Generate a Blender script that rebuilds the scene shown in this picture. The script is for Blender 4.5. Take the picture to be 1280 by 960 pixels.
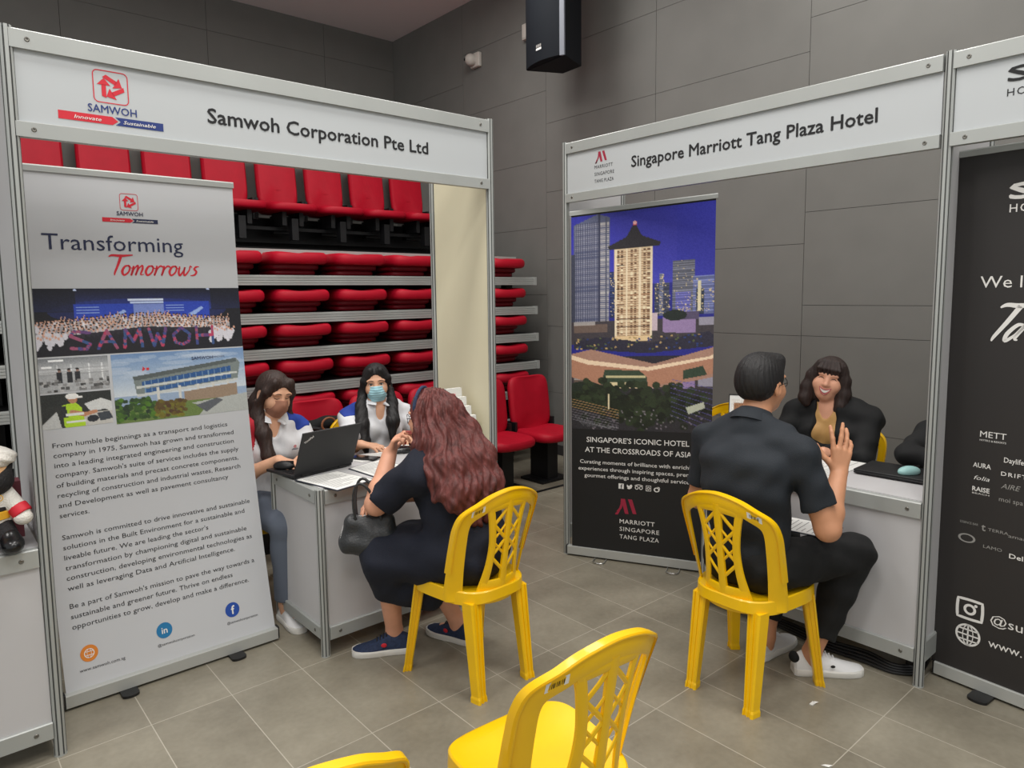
import bpy, bmesh, math, random
import numpy as np
from mathutils import Vector, Matrix

random.seed(7)
RNG = np.random.default_rng(11)
for _o in list(bpy.data.objects):
    bpy.data.objects.remove(_o)
SC = bpy.context.scene
COL = SC.collection

# ------------------------------------------------------------------ camera
CAM_H, CAM_F, CAM_PITCH, CAM_YAW, CAM_ROLL = 1.6229, 880.1, .1049, .71162, .011656
cam_data = bpy.data.cameras.new('camera')
cam = bpy.data.objects.new('camera', cam_data)
COL.objects.link(cam)
cam_data.sensor_fit = 'HORIZONTAL'
cam_data.sensor_width = 36
cam_data.lens = CAM_F * 36 / 1280
cam_data.shift_y = -(480 - 459.93) / 1280
cam_data.clip_start = .05
cam.matrix_world = (Matrix.Translation((0, 0, CAM_H)) @ Matrix.Rotation(-CAM_YAW, 4, 'Z')
                    @ Matrix.Rotation(math.pi / 2 - CAM_PITCH, 4, 'X') @ Matrix.Rotation(-CAM_ROLL, 4, 'Z'))
SC.camera = cam

# ------------------------------------------------------------------ light
SC.view_settings.view_transform = 'Standard'
SC.view_settings.look = 'None'
SC.view_settings.gamma = 1
SC.view_settings.use_curve_mapping = False
SC.view_settings.exposure = 0.0
world = bpy.data.worlds.new('hall_light')
SC.world = world
world.use_nodes = True
world.node_tree.nodes['Background'].inputs[0].default_value = (.97, 1.0, 1.0, 1)
world.node_tree.nodes['Background'].inputs[1].default_value = .66

def area(name, loc, sx, sy, power, col=(1, .985, .95), aim=None):
    d = bpy.data.lights.new(name, 'AREA')
    d.shape = 'RECTANGLE'
    d.size, d.size_y, d.energy, d.color = sx, sy, power, col
    o = bpy.data.objects.new(name, d)
    COL.objects.link(o)
    o.location = loc
    if aim is not None:
        o.rotation_euler = (Vector(aim) - Vector(loc)).to_track_quat('-Z', 'Y').to_euler()
    return o
for _x, _y, _p in ((.2, .6, 44), (2.0, .2, 44), (1.4, 2.2, 40), (-1.2, 2.2, 40), (4.0, 1.9, 34), (3.2, -1.0, 40), (-.8, -1.2, 44), (1.0, 4.1, 44), (3.4, 4.6, 40)):
    area('ceiling_light', (_x, _y, 4.66), 1.2, .6, _p)

# ------------------------------------------------------------------ helpers
def lin(c):
    c = np.asarray(c, float) / 255.0
    return np.where(c <= .04045, c / 12.92, ((c + .055) / 1.055) ** 2.4)

def mat(name, rgb, rough=.6, metal=0.0, spec=.5, noise=0.0, nscale=8.0, bump=0.0, bscale=60.0, vec=None, coat=0.0, sheen=0.0, emit=0.0):
    m = bpy.data.materials.new(name)
    m.use_nodes = True
    nt = m.node_tree
    b = nt.nodes['Principled BSDF']
    c = lin(rgb)
    b.inputs['Base Color'].default_value = (*c, 1)
    b.inputs['Roughness'].default_value = rough
    b.inputs['Metallic'].default_value = metal
    b.inputs['Specular IOR Level'].default_value = spec
    b.inputs['Coat Weight'].default_value = coat
    b.inputs['Sheen Weight'].default_value = sheen
    tc = nt.nodes.new('ShaderNodeTexCoord')
    mp = nt.nodes.new('ShaderNodeMapping')
    nt.links.new(tc.outputs['Object'], mp.inputs[0])
    if vec:
        mp.inputs['Scale'].default_value = vec
    if noise:
        n = nt.nodes.new('ShaderNodeTexNoise')
        n.inputs['Scale'].default_value = nscale
        n.inputs['Detail'].default_value = 5
        nt.links.new(mp.outputs[0], n.inputs['Vector'])
        r = nt.nodes.new('ShaderNodeValToRGB')
        r.color_ramp.elements[0].position = .3
        r.color_ramp.elements[1].position = .7
        r.color_ramp.elements[0].color = (*np.clip(c * (1 - noise), 0, 1), 1)
        r.color_ramp.elements[1].color = (*np.clip(c * (1 + noise), 0, 1), 1)
        nt.links.new(n.outputs['Fac'], r.inputs[0])
        nt.links.new(r.outputs[0], b.inputs['Base Color'])
    if bump:
        n2 = nt.nodes.new('ShaderNodeTexNoise')
        n2.inputs['Scale'].default_value = bscale
        n2.inputs['Detail'].default_value = 3
        nt.links.new(mp.outputs[0], n2.inputs['Vector'])
        bp = nt.nodes.new('ShaderNodeBump')
        bp.inputs['Strength'].default_value = bump
        bp.inputs['Distance'].default_value = .01
        nt.links.new(n2.outputs['Fac'], bp.inputs['Height'])
        nt.links.new(bp.outputs[0], b.inputs['Normal'])
    return m

M = {}
M['alu'] = mat('anodised_aluminium', (170, 173, 170), .42, .22, noise=.05, nscale=3, vec=(1, 1, .3))
M['alu_bright'] = mat('bright_aluminium', (186, 188, 184), .35, .3)
M['groove'] = mat('aluminium_groove', (96, 98, 96), .6, .2)
M['panel'] = mat('white_laminate', (194, 193, 194), .5, noise=.02, nscale=3)
M['panel_cream'] = mat('ivory_laminate', (222, 215, 186), .5, noise=.03, nscale=2)
M['fascia'] = mat('white_fascia_board', (186, 190, 192), .55)
M['screw'] = mat('dull_screw', (120, 118, 112), .4, .7)
M['ink'] = mat('black_print', (20, 20, 23), .7)
M['navy_ink'] = mat('navy_print', (35, 42, 74), .6)
M['red_ink'] = mat('red_print', (206, 32, 50), .6)
M['blue_ink'] = mat('blue_print', (30, 52, 120), .6)
M['white_ink'] = mat('white_print', (232, 230, 226), .6)
M['grey_ink'] = mat('grey_print', (150, 148, 144), .6)
M['wine_ink'] = mat('wine_print', (160, 34, 62), .6)
M['wine_dark'] = mat('wine_print_dark', (84, 26, 40), .6)
M['orange_ink'] = mat('orange_print', (216, 128, 40), .6)
M['teal_ink'] = mat('teal_blue_print', (24, 116, 168), .6)
M['fb_ink'] = mat('deep_blue_print', (26, 72, 160), .6)
M['vinyl'] = mat('white_vinyl', (193, 195, 198), .45)
M['vinyl_black'] = mat('black_vinyl', (24, 24, 25), .55)
M['vinyl_brown'] = mat('charcoal_vinyl', (42, 39, 38), .55)
M['yellow'] = mat('yellow_plastic', (246, 196, 2), .34, noise=.05, nscale=6, coat=.15)
M['red_seat'] = mat('red_seat_vinyl', (176, 6, 36), .55, spec=.3, noise=.06, nscale=10)
M['red_seat_dark'] = mat('red_seat_shell', (136, 5, 28), .5)
M['black_metal'] = mat('black_steel', (20, 20, 22), .5, .2)
M['black_plastic'] = mat('black_plastic', (22, 22, 24), .4)
M['laptop'] = mat('matte_black_lid', (24, 25, 27), .5, noise=.06, nscale=20)
M['paper'] = mat('white_paper', (228, 228, 224), .7)
M['paper_line'] = mat('printed_lines', (150, 150, 150), .7)
M['skin'] = mat('skin', (222, 170, 138), .5, noise=.05, nscale=25)
M['skin_tan'] = mat('tan_skin', (206, 148, 112), .5, noise=.05, nscale=25)
M['skin_pink'] = mat('pink_skin', (226, 166, 136), .5, noise=.05, nscale=25)
M['lip'] = mat('lips', (186, 96, 92), .4)
M['lip_dark'] = mat('mouth_inside', (96, 36, 36), .6)
M['tooth'] = mat('teeth', (236, 230, 220), .3)
M['eye_white'] = mat('eye_white', (228, 222, 216), .3)
M['iris'] = mat('dark_iris', (26, 17, 14), .2)
M['brow'] = mat('eyebrow', (70, 48, 38), .8)
M['hair_brown'] = mat('dark_brown_hair', (50, 33, 27), .6, noise=.3, nscale=60, vec=(1, 1, .08), bump=.4, bscale=120)
M['hair_black'] = mat('black_hair', (20, 18, 19), .6, noise=.3, nscale=60, vec=(1, 1, .08), bump=.4, bscale=120)
M['hair_red'] = mat('reddish_brown_hair', (96, 46, 42), .62, noise=.45, nscale=45, vec=(1, 1, .12), bump=.6, bscale=90)
M['hair_bob'] = mat('brown_black_hair', (44, 30, 26), .6, noise=.3, nscale=60, vec=(1, 1, .08), bump=.4, bscale=120)
M['polo_white'] = mat('white_polo_cotton', (220, 221, 224), .8, bump=.15, bscale=200)
M['polo_red'] = mat('red_polo_cotton', (182, 30, 48), .8)
M['polo_blue'] = mat('blue_polo_cotton', (30, 60, 150), .8)
M['polo_black'] = mat('charcoal_polo_cotton', (30, 36, 43), .8, bump=.2, bscale=300)
M['black_cloth'] = mat('black_cloth', (9, 10, 11), .85, bump=.15, bscale=250)
M['blazer'] = mat('black_blazer', (11, 13, 15), .8, bump=.15, bscale=250)
M['blouse'] = mat('tan_blouse', (196, 152, 92), .6)
M['navy_dress'] = mat('navy_dress', (14, 20, 36), .85, bump=.2, bscale=250)
M['mask_brown'] = mat('brown_mask', (160, 112, 90), .8)
M['mask_blue'] = mat('light_blue_mask', (166, 213, 224), .8)
M['white_loop'] = mat('white_elastic', (225, 225, 225), .8)
M['shoe_white'] = mat('white_leather', (228, 228, 228), .45)
M['shoe_navy'] = mat('navy_knit', (36, 50, 80), .8, noise=.3, nscale=90)
M['sole'] = mat('white_rubber', (222, 220, 214), .6)
M['bag'] = mat('charcoal_leather', (46, 48, 50), .42, bump=.3, bscale=120)
M['denim'] = mat('grey_trousers', (96, 104, 118), .85)
M['plush_white'] = mat('white_plush', (226, 222, 214), .9, bump=.5, bscale=160)
M['plush_black'] = mat('black_plush', (26, 24, 26), .8, bump=.5, bscale=160)
M['plush_boot'] = mat('shiny_black_boot', (20, 20, 22), .25)
M['plush_gold'] = mat('gold_sash', (222, 168, 40), .6)
M['plush_skin'] = mat('plush_skin', (224, 178, 130), .9)
M['maroon'] = mat('maroon_card', (118, 56, 66), .6)
M['mint'] = mat('mint_plastic', (160, 206, 204), .4)
M['cup'] = mat('cream_paper_cup', (222, 214, 186), .6)
M['speaker'] = mat('speaker_grille', (10, 16, 24), .8, spec=.25, bump=.3, bscale=500)
M['speaker_box'] = mat('speaker_cabinet', (14, 17, 23), .7, spec=.3)
M['speaker_trim'] = mat('grey_trim', (120, 124, 134), .5)
M['cctv'] = mat('off_white_plastic', (200, 194, 186), .5)
M['lens'] = mat('black_lens', (14, 14, 16), .1)
M['cable'] = mat('black_rubber', (18, 18, 19), .5)
M['silver'] = mat('silver', (190, 190, 188), .25, .9)

def put(o, parent=None):
    COL.objects.link(o)
    if parent is not None:
        o.parent = parent
    return o

def tag(o, label, cat, group=None, kind=None):
    if label: o['label'] = label
    if cat: o['category'] = cat
    if group: o['group'] = group
    if kind: o['kind'] = kind
    return o

def thing(name, label, cat, loc=(0, 0, 0), rz=0.0, group=None):
    o = bpy.data.objects.new(name, None)
    o.empty_display_size = .1
    COL.objects.link(o)
    o.location = loc
    o.rotation_euler = (0, 0, rz)
    return tag(o, label, cat, group)

def children(o):
    return [c for c in bpy.data.objects if c.parent == o]

def dup(root, loc, rz, label, group=None):
    r = root.copy(); COL.objects.link(r)
    r.location = loc; r.rotation_euler = (0, 0, rz)
    r['label'] = label
    if group: r['group'] = group
    for ch in children(root):
        c = ch.copy(); COL.objects.link(c); c.parent = r
        for g in children(ch):
            d = g.copy(); COL.objects.link(d); d.parent = c
    return r

def V(*a): return np.array(a, float)
def nrm(v):
    v = np.asarray(v, float); return v / (np.linalg.norm(v) + 1e-12)

class MB:
    """collects shapes, links them as one mesh object"""
    def __init__(s):
        s.v = []; s.f = []; s.mi = []; s.cur = 0
    def add(s, vs, fs):
        n = len(s.v)
        s.v.extend([tuple(map(float, p)) for p in vs])
        for f in fs:
            s.f.append([i + n for i in f]); s.mi.append(s.cur)
        return s
    def box(s, x0, y0, z0, x1, y1, z1, bev=0.0):
        if bev:
            bm = bmesh.new()
            bmesh.ops.create_cube(bm, size=1)
            for v in bm.verts:
                v.co = ((x0 + x1) / 2 + v.co.x * (x1 - x0), (y0 + y1) / 2 + v.co.y * (y1 - y0), (z0 + z1) / 2 + v.co.z * (z1 - z0))
            bmesh.ops.bevel(bm, geom=bm.edges[:], offset=bev, segments=3, profile=.5, affect='EDGES')
            bm.verts.index_update()
            s.add([v.co[:] for v in bm.verts], [[v.index for v in f.verts] for f in bm.faces])
            bm.free()
            return s
        p = [(x, y, z) for z in (z0, z1) for y in (y0, y1) for x in (x0, x1)]
        return s.add(p, [(0, 2, 3, 1), (4, 5, 7, 6), (0, 1, 5, 4), (2, 6, 7, 3), (0, 4, 6, 2), (1, 3, 7, 5)])
    def obox(s, c, ax, ay, az):
        """oriented box: centre and three half-axis vectors"""
        c, ax, ay, az = map(lambda q: np.asarray(q, float), (c, ax, ay, az))
        p = [c + i * ax + j * ay + k * az for k in (-1, 1) for j in (-1, 1) for i in (-1, 1)]
        if np.dot(np.cross(ax, ay), az) < 0:
            return s.add(p, [(1, 3, 2, 0), (6, 7, 5, 4), (4, 5, 1, 0), (3, 7, 6, 2), (2, 6, 4, 0), (5, 7, 3, 1)])
        return s.add(p, [(0, 2, 3, 1), (4, 5, 7, 6), (0, 1, 5, 4), (2, 6, 7, 3), (0, 4, 6, 2), (1, 3, 7, 5)])
    def loft(s, rings, cap=True, closed=True):
        n = len(rings[0]); vs = [p for r in rings for p in r]; fs = []
        for i in range(len(rings) - 1):
            for j in range(n if closed else n - 1):
                k = (j + 1) % n
                fs.append((i * n + j, i * n + k, (i + 1) * n + k, (i + 1) * n + j))
        if cap:
            fs.append(tuple(range(n))[::-1]); fs.append(tuple(range((len(rings) - 1) * n, len(rings) * n)))
        return s.add(vs, fs)
    def prism(s, poly, z0, z1):
        return s.loft([[(x, y, z0) for x, y in poly], [(x, y, z1) for x, y in poly]])
    def tube(s, pts, r, n=8, cap=True):
        pts = [np.asarray(p, float) for p in pts]
        rr = r if hasattr(r, '__len__') else [r] * len(pts)
        rings = []; prev = None
        for i, p in enumerate(pts):
            t = nrm(pts[min(i + 1, len(pts) - 1)] - pts[max(i - 1, 0)])
            if prev is None:
                a = np.cross(t, (0, 0, 1)); a = a if np.linalg.norm(a) > .1 else np.cross(t, (1, 0, 0))
            else:
                a = prev - t * np.dot(prev, t)
            a = nrm(a); prev = a; b = np.cross(t, a)
            rings.append([p + rr[i] * (math.cos(q) * a + math.sin(q) * b) for q in np.linspace(0, 2 * math.pi, n, endpoint=False)])
        return s.loft(rings, cap)
    def lathe(s, prof, c=(0, 0, 0), n=24, axis='z'):
        rings = []
        for r, z in prof:
            rr = []
            for q in np.linspace(0, 2 * math.pi, n, endpoint=False):
                p = (r * math.cos(q), r * math.sin(q), z)
                if axis == 'x': p = (p[2], p[0], p[1])
                if axis == 'y': p = (p[1], p[2], p[0])
                rr.append((p[0] + c[0], p[1] + c[1], p[2] + c[2]))
            rings.append(rr)
        return s.loft(rings)
    def ball(s, c, r, nu=14, nv=10, R=None):
        r = r if hasattr(r, '__len__') else (r, r, r)
        rings = []
        for j in range(1, nv):
            th = math.pi * j / nv - math.pi / 2
            rr = []
            for q in np.linspace(0, 2 * math.pi, nu, endpoint=False):
                p = V(r[0] * math.cos(th) * math.cos(q), r[1] * math.cos(th) * math.sin(q), r[2] * math.sin(th))
                if R is not None: p = np.asarray(R).T @ p
                rr.append(p + np.asarray(c, float))
            rings.append(rr)
        return s.loft(rings)
    def mesh(s, name, mats, off=(0, 0, 0), smooth=True, angle=35):
        me = bpy.data.meshes.new(name)
        o = np.asarray(off, float)
        me.from_pydata([(p[0] - o[0], p[1] - o[1], p[2] - o[2]) for p in s.v], [], s.f)
        for m in (mats if isinstance(mats, (list, tuple)) else [mats]):
            me.materials.append(m)
        if len(s.mi): me.polygons.foreach_set('material_index', s.mi)
        me.validate(clean_customdata=False)
        bm = bmesh.new(); bm.from_mesh(me)
        bmesh.ops.recalc_face_normals(bm, faces=bm.faces)
        if smooth:
            for f in bm.faces: f.smooth = True
            ca = math.radians(angle)
            for e in bm.edges:
                if len(e.link_faces) == 2 and e.calc_face_angle(0) > ca: e.smooth = False
        bm.to_mesh(me); bm.free()
        me.update()
        return me
    def build(s, name, mats, parent=None, off=(0, 0, 0), smooth=True, angle=35):
        return put(bpy.data.objects.new(name, s.mesh(name, mats, off, smooth, angle)), parent)

# ---- flat lettering: text outlines as 2-D meshes, laid on any surface map
_tc = {}
def text2d(body, bold=0.0, shear=0.0, spacing=1.0):
    key = (body, bold, shear, spacing)
    if key in _tc: return _tc[key]
    cu = bpy.data.curves.new('lettering', 'FONT')
    cu.body = body; cu.size = 1; cu.offset = bold; cu.shear = shear; cu.space_character = spacing
    cu.resolution_u = 2
    o = bpy.data.objects.new('lettering', cu)
    COL.objects.link(o)
    dg = bpy.context.evaluated_depsgraph_get()
    me = bpy.data.meshes.new_from_object(o.evaluated_get(dg))
    vs = np.array([v.co[:2] for v in me.vertices]) if len(me.vertices) else np.zeros((0, 2))
    fs = [tuple(p.vertices) for p in me.polygons]
    bpy.data.objects.remove(o); bpy.data.curves.remove(cu); bpy.data.meshes.remove(me)
    _tc[key] = (vs, fs)
    return _tc[key]

def letters(mb, fmap, body, u0, v0, cap, width=None, align='l', **kw):
    """cap = height of a capital letter; width squeezes the line to fit"""
    bold = kw.pop('bold', 0.0)
    vs, fs = text2d(body, **kw)
    if not len(vs): return
    s = cap / .70
    x = vs[:, 0] * s; y = vs[:, 1] * s
    w = x.max() - x.min(); x = x - x.min()
    if width: x = x * (width / w); w = width
    if align == 'c': x = x - w / 2
    if align == 'r': x = x - w
    q = max(0.0, bold) * s * .8
    o = V(*fmap(u0, v0)); nn = np.cross(V(*fmap(u0 + .01, v0)) - o, V(*fmap(u0, v0 + .01)) - o); nn = nn / (np.linalg.norm(nn) + 1e-12)
    for i, (dx, dy) in enumerate(((0, 0),) if q == 0 else ((-q, 0), (q, 0), (0, q), (0, -q))):
        mb.add([V(*fmap(u0 + a + dx, v0 + b + dy)) + nn * .00025 * i for a, b in zip(x, y)], fs)

def word_parts(name, m, parent, off, fmap, body, u0, v0, cap, width, **kw):
    """one line of lettering, each word a part of its own"""
    mb = MB(); us = []
    def f2(u, v): us.append(u); return fmap(u, v)
    letters(mb, fmap, body, u0, v0, cap, width=width, **kw)
    d = V(*fmap(u0 + .1, v0)) - V(*fmap(u0, v0)); d = d / np.linalg.norm(d); o = V(*fmap(u0, v0))
    pr = [float((V(*p) - o) @ d) for p in mb.v]
    fs = sorted(range(len(mb.f)), key=lambda i: min(pr[k] for k in mb.f[i]))
    groups = []; end = -1e9
    for i in fs:
        a, b = min(pr[k] for k in mb.f[i]), max(pr[k] for k in mb.f[i])
        if a > end + cap * .26: groups.append([])
        groups[-1].append(i); end = max(end, b)
    for g in groups:
        w = MB(); w.add(mb.v, [mb.f[i] for i in g])
        used = sorted({k for i in g for k in mb.f[i]}); mp = {k: j for j, k in enumerate(used)}
        w = MB(); w.add([mb.v[k] for k in used], [[mp[k] for k in mb.f[i]] for i in g])
        w.build(name, m, parent, off, smooth=False)

def poly2(mb, fmap, pts):
    mb.add([fmap(a, b) for a, b in pts], [tuple(range(len(pts)))])

def disc2(mb, fmap, u, v, r, n=24, ry=None):
    ry = ry or r
    poly2(mb, fmap, [(u + r * math.cos(t), v + ry * math.sin(t)) for t in np.linspace(0, 2 * math.pi, n, endpoint=False)])

def stroke2(mb, fmap, pts, w, smooth=True):
    """a pen stroke of width w (number or list) through 2-D points"""
    p = np.array(pts, float)
    ws = np.array(w if hasattr(w, '__len__') else [w] * len(p), float)
    if smooth and len(p) > 2:
        q = []; qw = []
        for i in range(len(p) - 1):
            a, b, c, d = p[max(i - 1, 0)], p[i], p[i + 1], p[min(i + 2, len(p) - 1)]
            for t in np.linspace(0, 1, 7)[:-1]:
                q.append(.5 * ((2 * b) + (c - a) * t + (2 * a - 5 * b + 4 * c - d) * t * t + (3 * b - a - 3 * c + d) * t ** 3))
                qw.append(ws[i] * (1 - t) + ws[i + 1] * t)
        q.append(p[-1]); qw.append(ws[-1]); p = np.array(q); ws = np.array(qw)
    tg = np.gradient(p, axis=0); tg /= (np.linalg.norm(tg, axis=1)[:, None] + 1e-9)
    nn = np.stack([-tg[:, 1], tg[:, 0]], 1)
    L = p + nn * ws[:, None] / 2; R = p - nn * ws[:, None] / 2
    n = len(p)
    mb.add([fmap(*a) for a in L] + [fmap(*a) for a in R], [(i, i + 1, n + i + 1, n + i) for i in range(n - 1)])

def ring2(mb, fmap, u, v, r, w, n=28, rx=1.0):
    a = [(u + rx * (r + k) * math.cos(t), v + (r + k) * math.sin(t)) for k in (w / 2, -w / 2) for t in np.linspace(0, 2 * math.pi, n, endpoint=False)]
    mb.add([fmap(*p) for p in a], [(i, (i + 1) % n, n + (i + 1) % n, n + i) for i in range(n)])

# ---- printed photographs: procedurally drawn rasters carried as point colours of a fine grid
class Img:
    def __init__(s, w, h, c=(0, 0, 0)):
        s.w, s.h = w, h
        s.a = np.zeros((h, w, 3)); s.a[:] = c
        s.y, s.x = np.mgrid[0:h, 0:w].astype(float)
        s.x = (s.x + .5) / w; s.y = (s.y + .5) / h
    def fill(s, m, c, op=1.0):
        c = np.asarray(c, float)
        s.a[m] = s.a[m] * (1 - op) + (c if c.ndim == 1 else c[m]) * op
        return s
    def rect(s, x0, y0, x1, y1, c, op=1.0):
        return s.fill((s.x >= x0) & (s.x < x1) & (s.y >= y0) & (s.y < y1), c, op)
    def poly(s, pts, c, op=1.0):
        m = np.zeros(s.x.shape, bool); n = len(pts)
        for i in range(n):
            (xa, ya), (xb, yb) = pts[i], pts[(i + 1) % n]
            if ya == yb: continue
            m ^= ((ya > s.y) != (yb > s.y)) & (s.x < (xb - xa) * (s.y - ya) / (yb - ya) + xa)
        return s.fill(m, c, op)
    def ell(s, cx, cy, rx, ry, c, op=1.0):
        return s.fill(((s.x - cx) / rx) ** 2 + ((s.y - cy) / ry) ** 2 < 1, c, op)
    def vgrad(s, y0, y1, c0, c1):
        t = np.clip((s.y - y0) / (y1 - y0), 0, 1)[..., None]
        m = (s.y >= y0) & (s.y < y1)
        return s.fill(m, np.asarray(c0, float) * (1 - t) + np.asarray(c1, float) * t)
    def noise(s, amp, y0=0, y1=1, x0=0, x1=1):
        m = (s.y >= y0) & (s.y < y1) & (s.x >= x0) & (s.x < x1)
        s.a[m] += (RNG.random((m.sum(), 1)) - .5) * 2 * amp
        return s
    def line(s, x0, y0, x1, y1, w, c, op=1.0):
        dx, dy = x1 - x0, (y1 - y0)
        asp = s.h / s.w
        t = np.clip(((s.x - x0) * dx + (s.y - y0) * dy * asp * asp) / (dx * dx + dy * dy * asp * asp + 1e-12), 0, 1)
        d = np.hypot(s.x - x0 - t * dx, (s.y - y0 - t * dy) * asp)
        return s.fill(d < w, c, op)

_pm = None
def print_mat():
    global _pm
    if _pm is None:
        _pm = mat('photo_print', (128, 128, 128), .5)
        nt = _pm.node_tree
        at = nt.nodes.new('ShaderNodeAttribute'); at.attribute_name = 'ink'
        nt.links.new(at.outputs['Color'], nt.nodes['Principled BSDF'].inputs['Base Color'])
    return _pm

def print_photo(name, img, fmap, u0, v0, u1, v1, parent, off=(0, 0, 0)):
    """v0 bottom, v1 top"""
    h, w = img.h, img.w
    us = u0 + (u1 - u0) * np.arange(w) / (w - 1); vs = v1 + (v0 - v1) * np.arange(h) / (h - 1)
    o = np.asarray(off, float)
    P = [np.asarray(fmap(u, v)) - o for v in vs for u in us]
    F = [(r * w + c, (r + 1) * w + c, (r + 1) * w + c + 1, r * w + c + 1) for r in range(h - 1) for c in range(w - 1)]
    me = bpy.data.meshes.new(name)
    me.from_pydata([tuple(p) for p in P], [], F)
    ca = me.color_attributes.new('ink', 'FLOAT_COLOR', 'POINT')
    c = np.ones((h * w, 4), np.float32); c[:, :3] = lin(np.clip(img.a, 0, 255)).reshape(-1, 3)
    ca.data.foreach_set('color', c.ravel())
    me.materials.append(print_mat())
    me.update()
    return put(bpy.data.objects.new(name, me), parent)

# ---- smooth bodies: blended distance fields meshed by surface nets
class SD:
    def __init__(s, res=.006, k=.02):
        s.res, s.k, s.it = res, k, []
        s.noise = None; s.cuts = []
    def cap(s, a, b, ra, rb=None, k=None, op='+', n=None, fl=1.0, cut=None):
        rb = ra if rb is None else rb
        a = np.asarray(a, float); b = np.asarray(b, float); R = max(ra, rb) * max(1, fl)
        s.it.append(('c', (a, b, ra, rb, None if n is None else nrm(n), fl), np.minimum(a, b) - R, np.maximum(a, b) + R, s.k if k is None else k, op, cut))
        return s
    def chain(s, pts, rs, **kw):
        for i in range(len(pts) - 1): s.cap(pts[i], pts[i + 1], rs[i], rs[i + 1], **kw)
        return s
    def ell(s, c, r, R=None, k=None, op='+', cut=None):
        c = np.asarray(c, float); r = np.asarray(r, float)
        R = np.eye(3) if R is None else np.asarray(R, float)
        e = np.sqrt(((R * r[:, None]) ** 2).sum(0))
        s.it.append(('e', (c, r, R), c - e, c + e, s.k if k is None else k, op, cut))
        return s
    def cut(s, p, n):
        """drop everything on the +n side of the plane through p"""
        s.cuts.append((np.asarray(p, float), nrm(n))); return s
    def polygonise(s):
        h = s.res
        plus = [i for i in s.it if i[5] == '+']
        lo = np.min([i[2] for i in plus], 0) - 4 * h; hi = np.max([i[3] for i in plus], 0) + 4 * h
        n = np.ceil((hi - lo) / h).astype(int) + 1
        F = np.full(n, .08, np.float32)
        ax = [lo[d] + h * np.arange(n[d]) for d in range(3)]
        for ty, pr, bl, bh, k, op, cut in s.it:
            pad = k + 2.5 * h + (.0 if op == '+' else .02)
            i0 = np.clip(np.floor((bl - pad - lo) / h).astype(int), 0, n - 1); i1 = np.clip(np.ceil((bh + pad - lo) / h).astype(int) + 1, 1, n)
            if (i1 <= i0).any(): continue
            sl = tuple(slice(a, b) for a, b in zip(i0, i1))
            X = ax[0][sl[0]][:, None, None].astype(np.float32); Y = ax[1][sl[1]][None, :, None].astype(np.float32); Z = ax[2][sl[2]][None, None, :].astype(np.float32)
            if ty == 'c':
                a, b, ra, rb, fn, fl = pr
                ba = b - a; L2 = max(float(ba @ ba), 1e-9)
                px, py, pz = X - a[0], Y - a[1], Z - a[2]
                t = np.clip((px * ba[0] + py * ba[1] + pz * ba[2]) / L2, 0, 1)
                px = px - t * ba[0]; py = py - t * ba[1]; pz = pz - t * ba[2]
                if fn is not None:
                    dn = (px * fn[0] + py * fn[1] + pz * fn[2]) * (1 / fl - 1)
                    px = px + dn * fn[0]; py = py + dn * fn[1]; pz = pz + dn * fn[2]
                d = np.sqrt(px * px + py * py + pz * pz) - (ra + (rb - ra) * t)
                if fn is not None and fl < 1: d = d * fl ** .5
            else:
                c, r, R = pr
                px, py, pz = X - c[0], Y - c[1], Z - c[2]
                q = [(R[i, 0] * px + R[i, 1] * py + R[i, 2] * pz) / r[i] for i in range(3)]
                k0 = np.sqrt(q[0] ** 2 + q[1] ** 2 + q[2] ** 2)
                k1 = np.sqrt((q[0] / r[0]) ** 2 + (q[1] / r[1]) ** 2 + (q[2] / r[2]) ** 2)
                d = k0 * (k0 - 1) / np.maximum(k1, 1e-6)
            if cut is not None:
                for cp, cn in cut:
                    d = np.maximum(d, (X - cp[0]) * cn[0] + (Y - cp[1]) * cn[1] + (Z - cp[2]) * cn[2])
            A = F[sl]
            if op == '+':
                hh = np.clip(.5 + .5 * (d - A) / k, 0, 1); F[sl] = d * (1 - hh) + A * hh - k * hh * (1 - hh)
            elif op == '-':
                d = -d
                hh = np.clip(.5 - .5 * (d - A) / k, 0, 1); F[sl] = d * (1 - hh) + A * hh + k * hh * (1 - hh)
            elif op == '&':
                F[sl] = np.maximum(A, d)
        X = ax[0][:, None, None]; Y = ax[1][None, :, None]; Z = ax[2][None, None, :]
        if s.noise is not None: F += s.noise(X, Y, Z).astype(np.float32)
        for p, nn in s.cuts:
            F = np.maximum(F, ((X - p[0]) * nn[0] + (Y - p[1]) * nn[1] + (Z - p[2]) * nn[2]).astype(np.float32))
        F[0], F[-1], F[:, 0], F[:, -1], F[:, :, 0], F[:, :, -1] = 1, 1, 1, 1, 1, 1
        return nets(F, lo, h)
    def build(s, name, m, parent, off=(0, 0, 0)):
        v, f = s.polygonise()
        me = bpy.data.meshes.new(name)
        v = v - np.asarray(off, float)
        me.vertices.add(len(v)); me.vertices.foreach_set('co', v.astype(np.float32).ravel())
        me.loops.add(f.size); me.loops.foreach_set('vertex_index', f.ravel().astype(np.int32))
        me.polygons.add(len(f)); me.polygons.foreach_set('loop_start', np.arange(0, f.size, 4, dtype=np.int32))
        me.polygons.foreach_set('use_smooth', np.ones(len(f), bool))
        me.update(calc_edges=True); me.validate()
        for q in (m if isinstance(m, (list, tuple)) else [m]): me.materials.append(q)
        return put(bpy.data.objects.new(name, me), parent)

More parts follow.
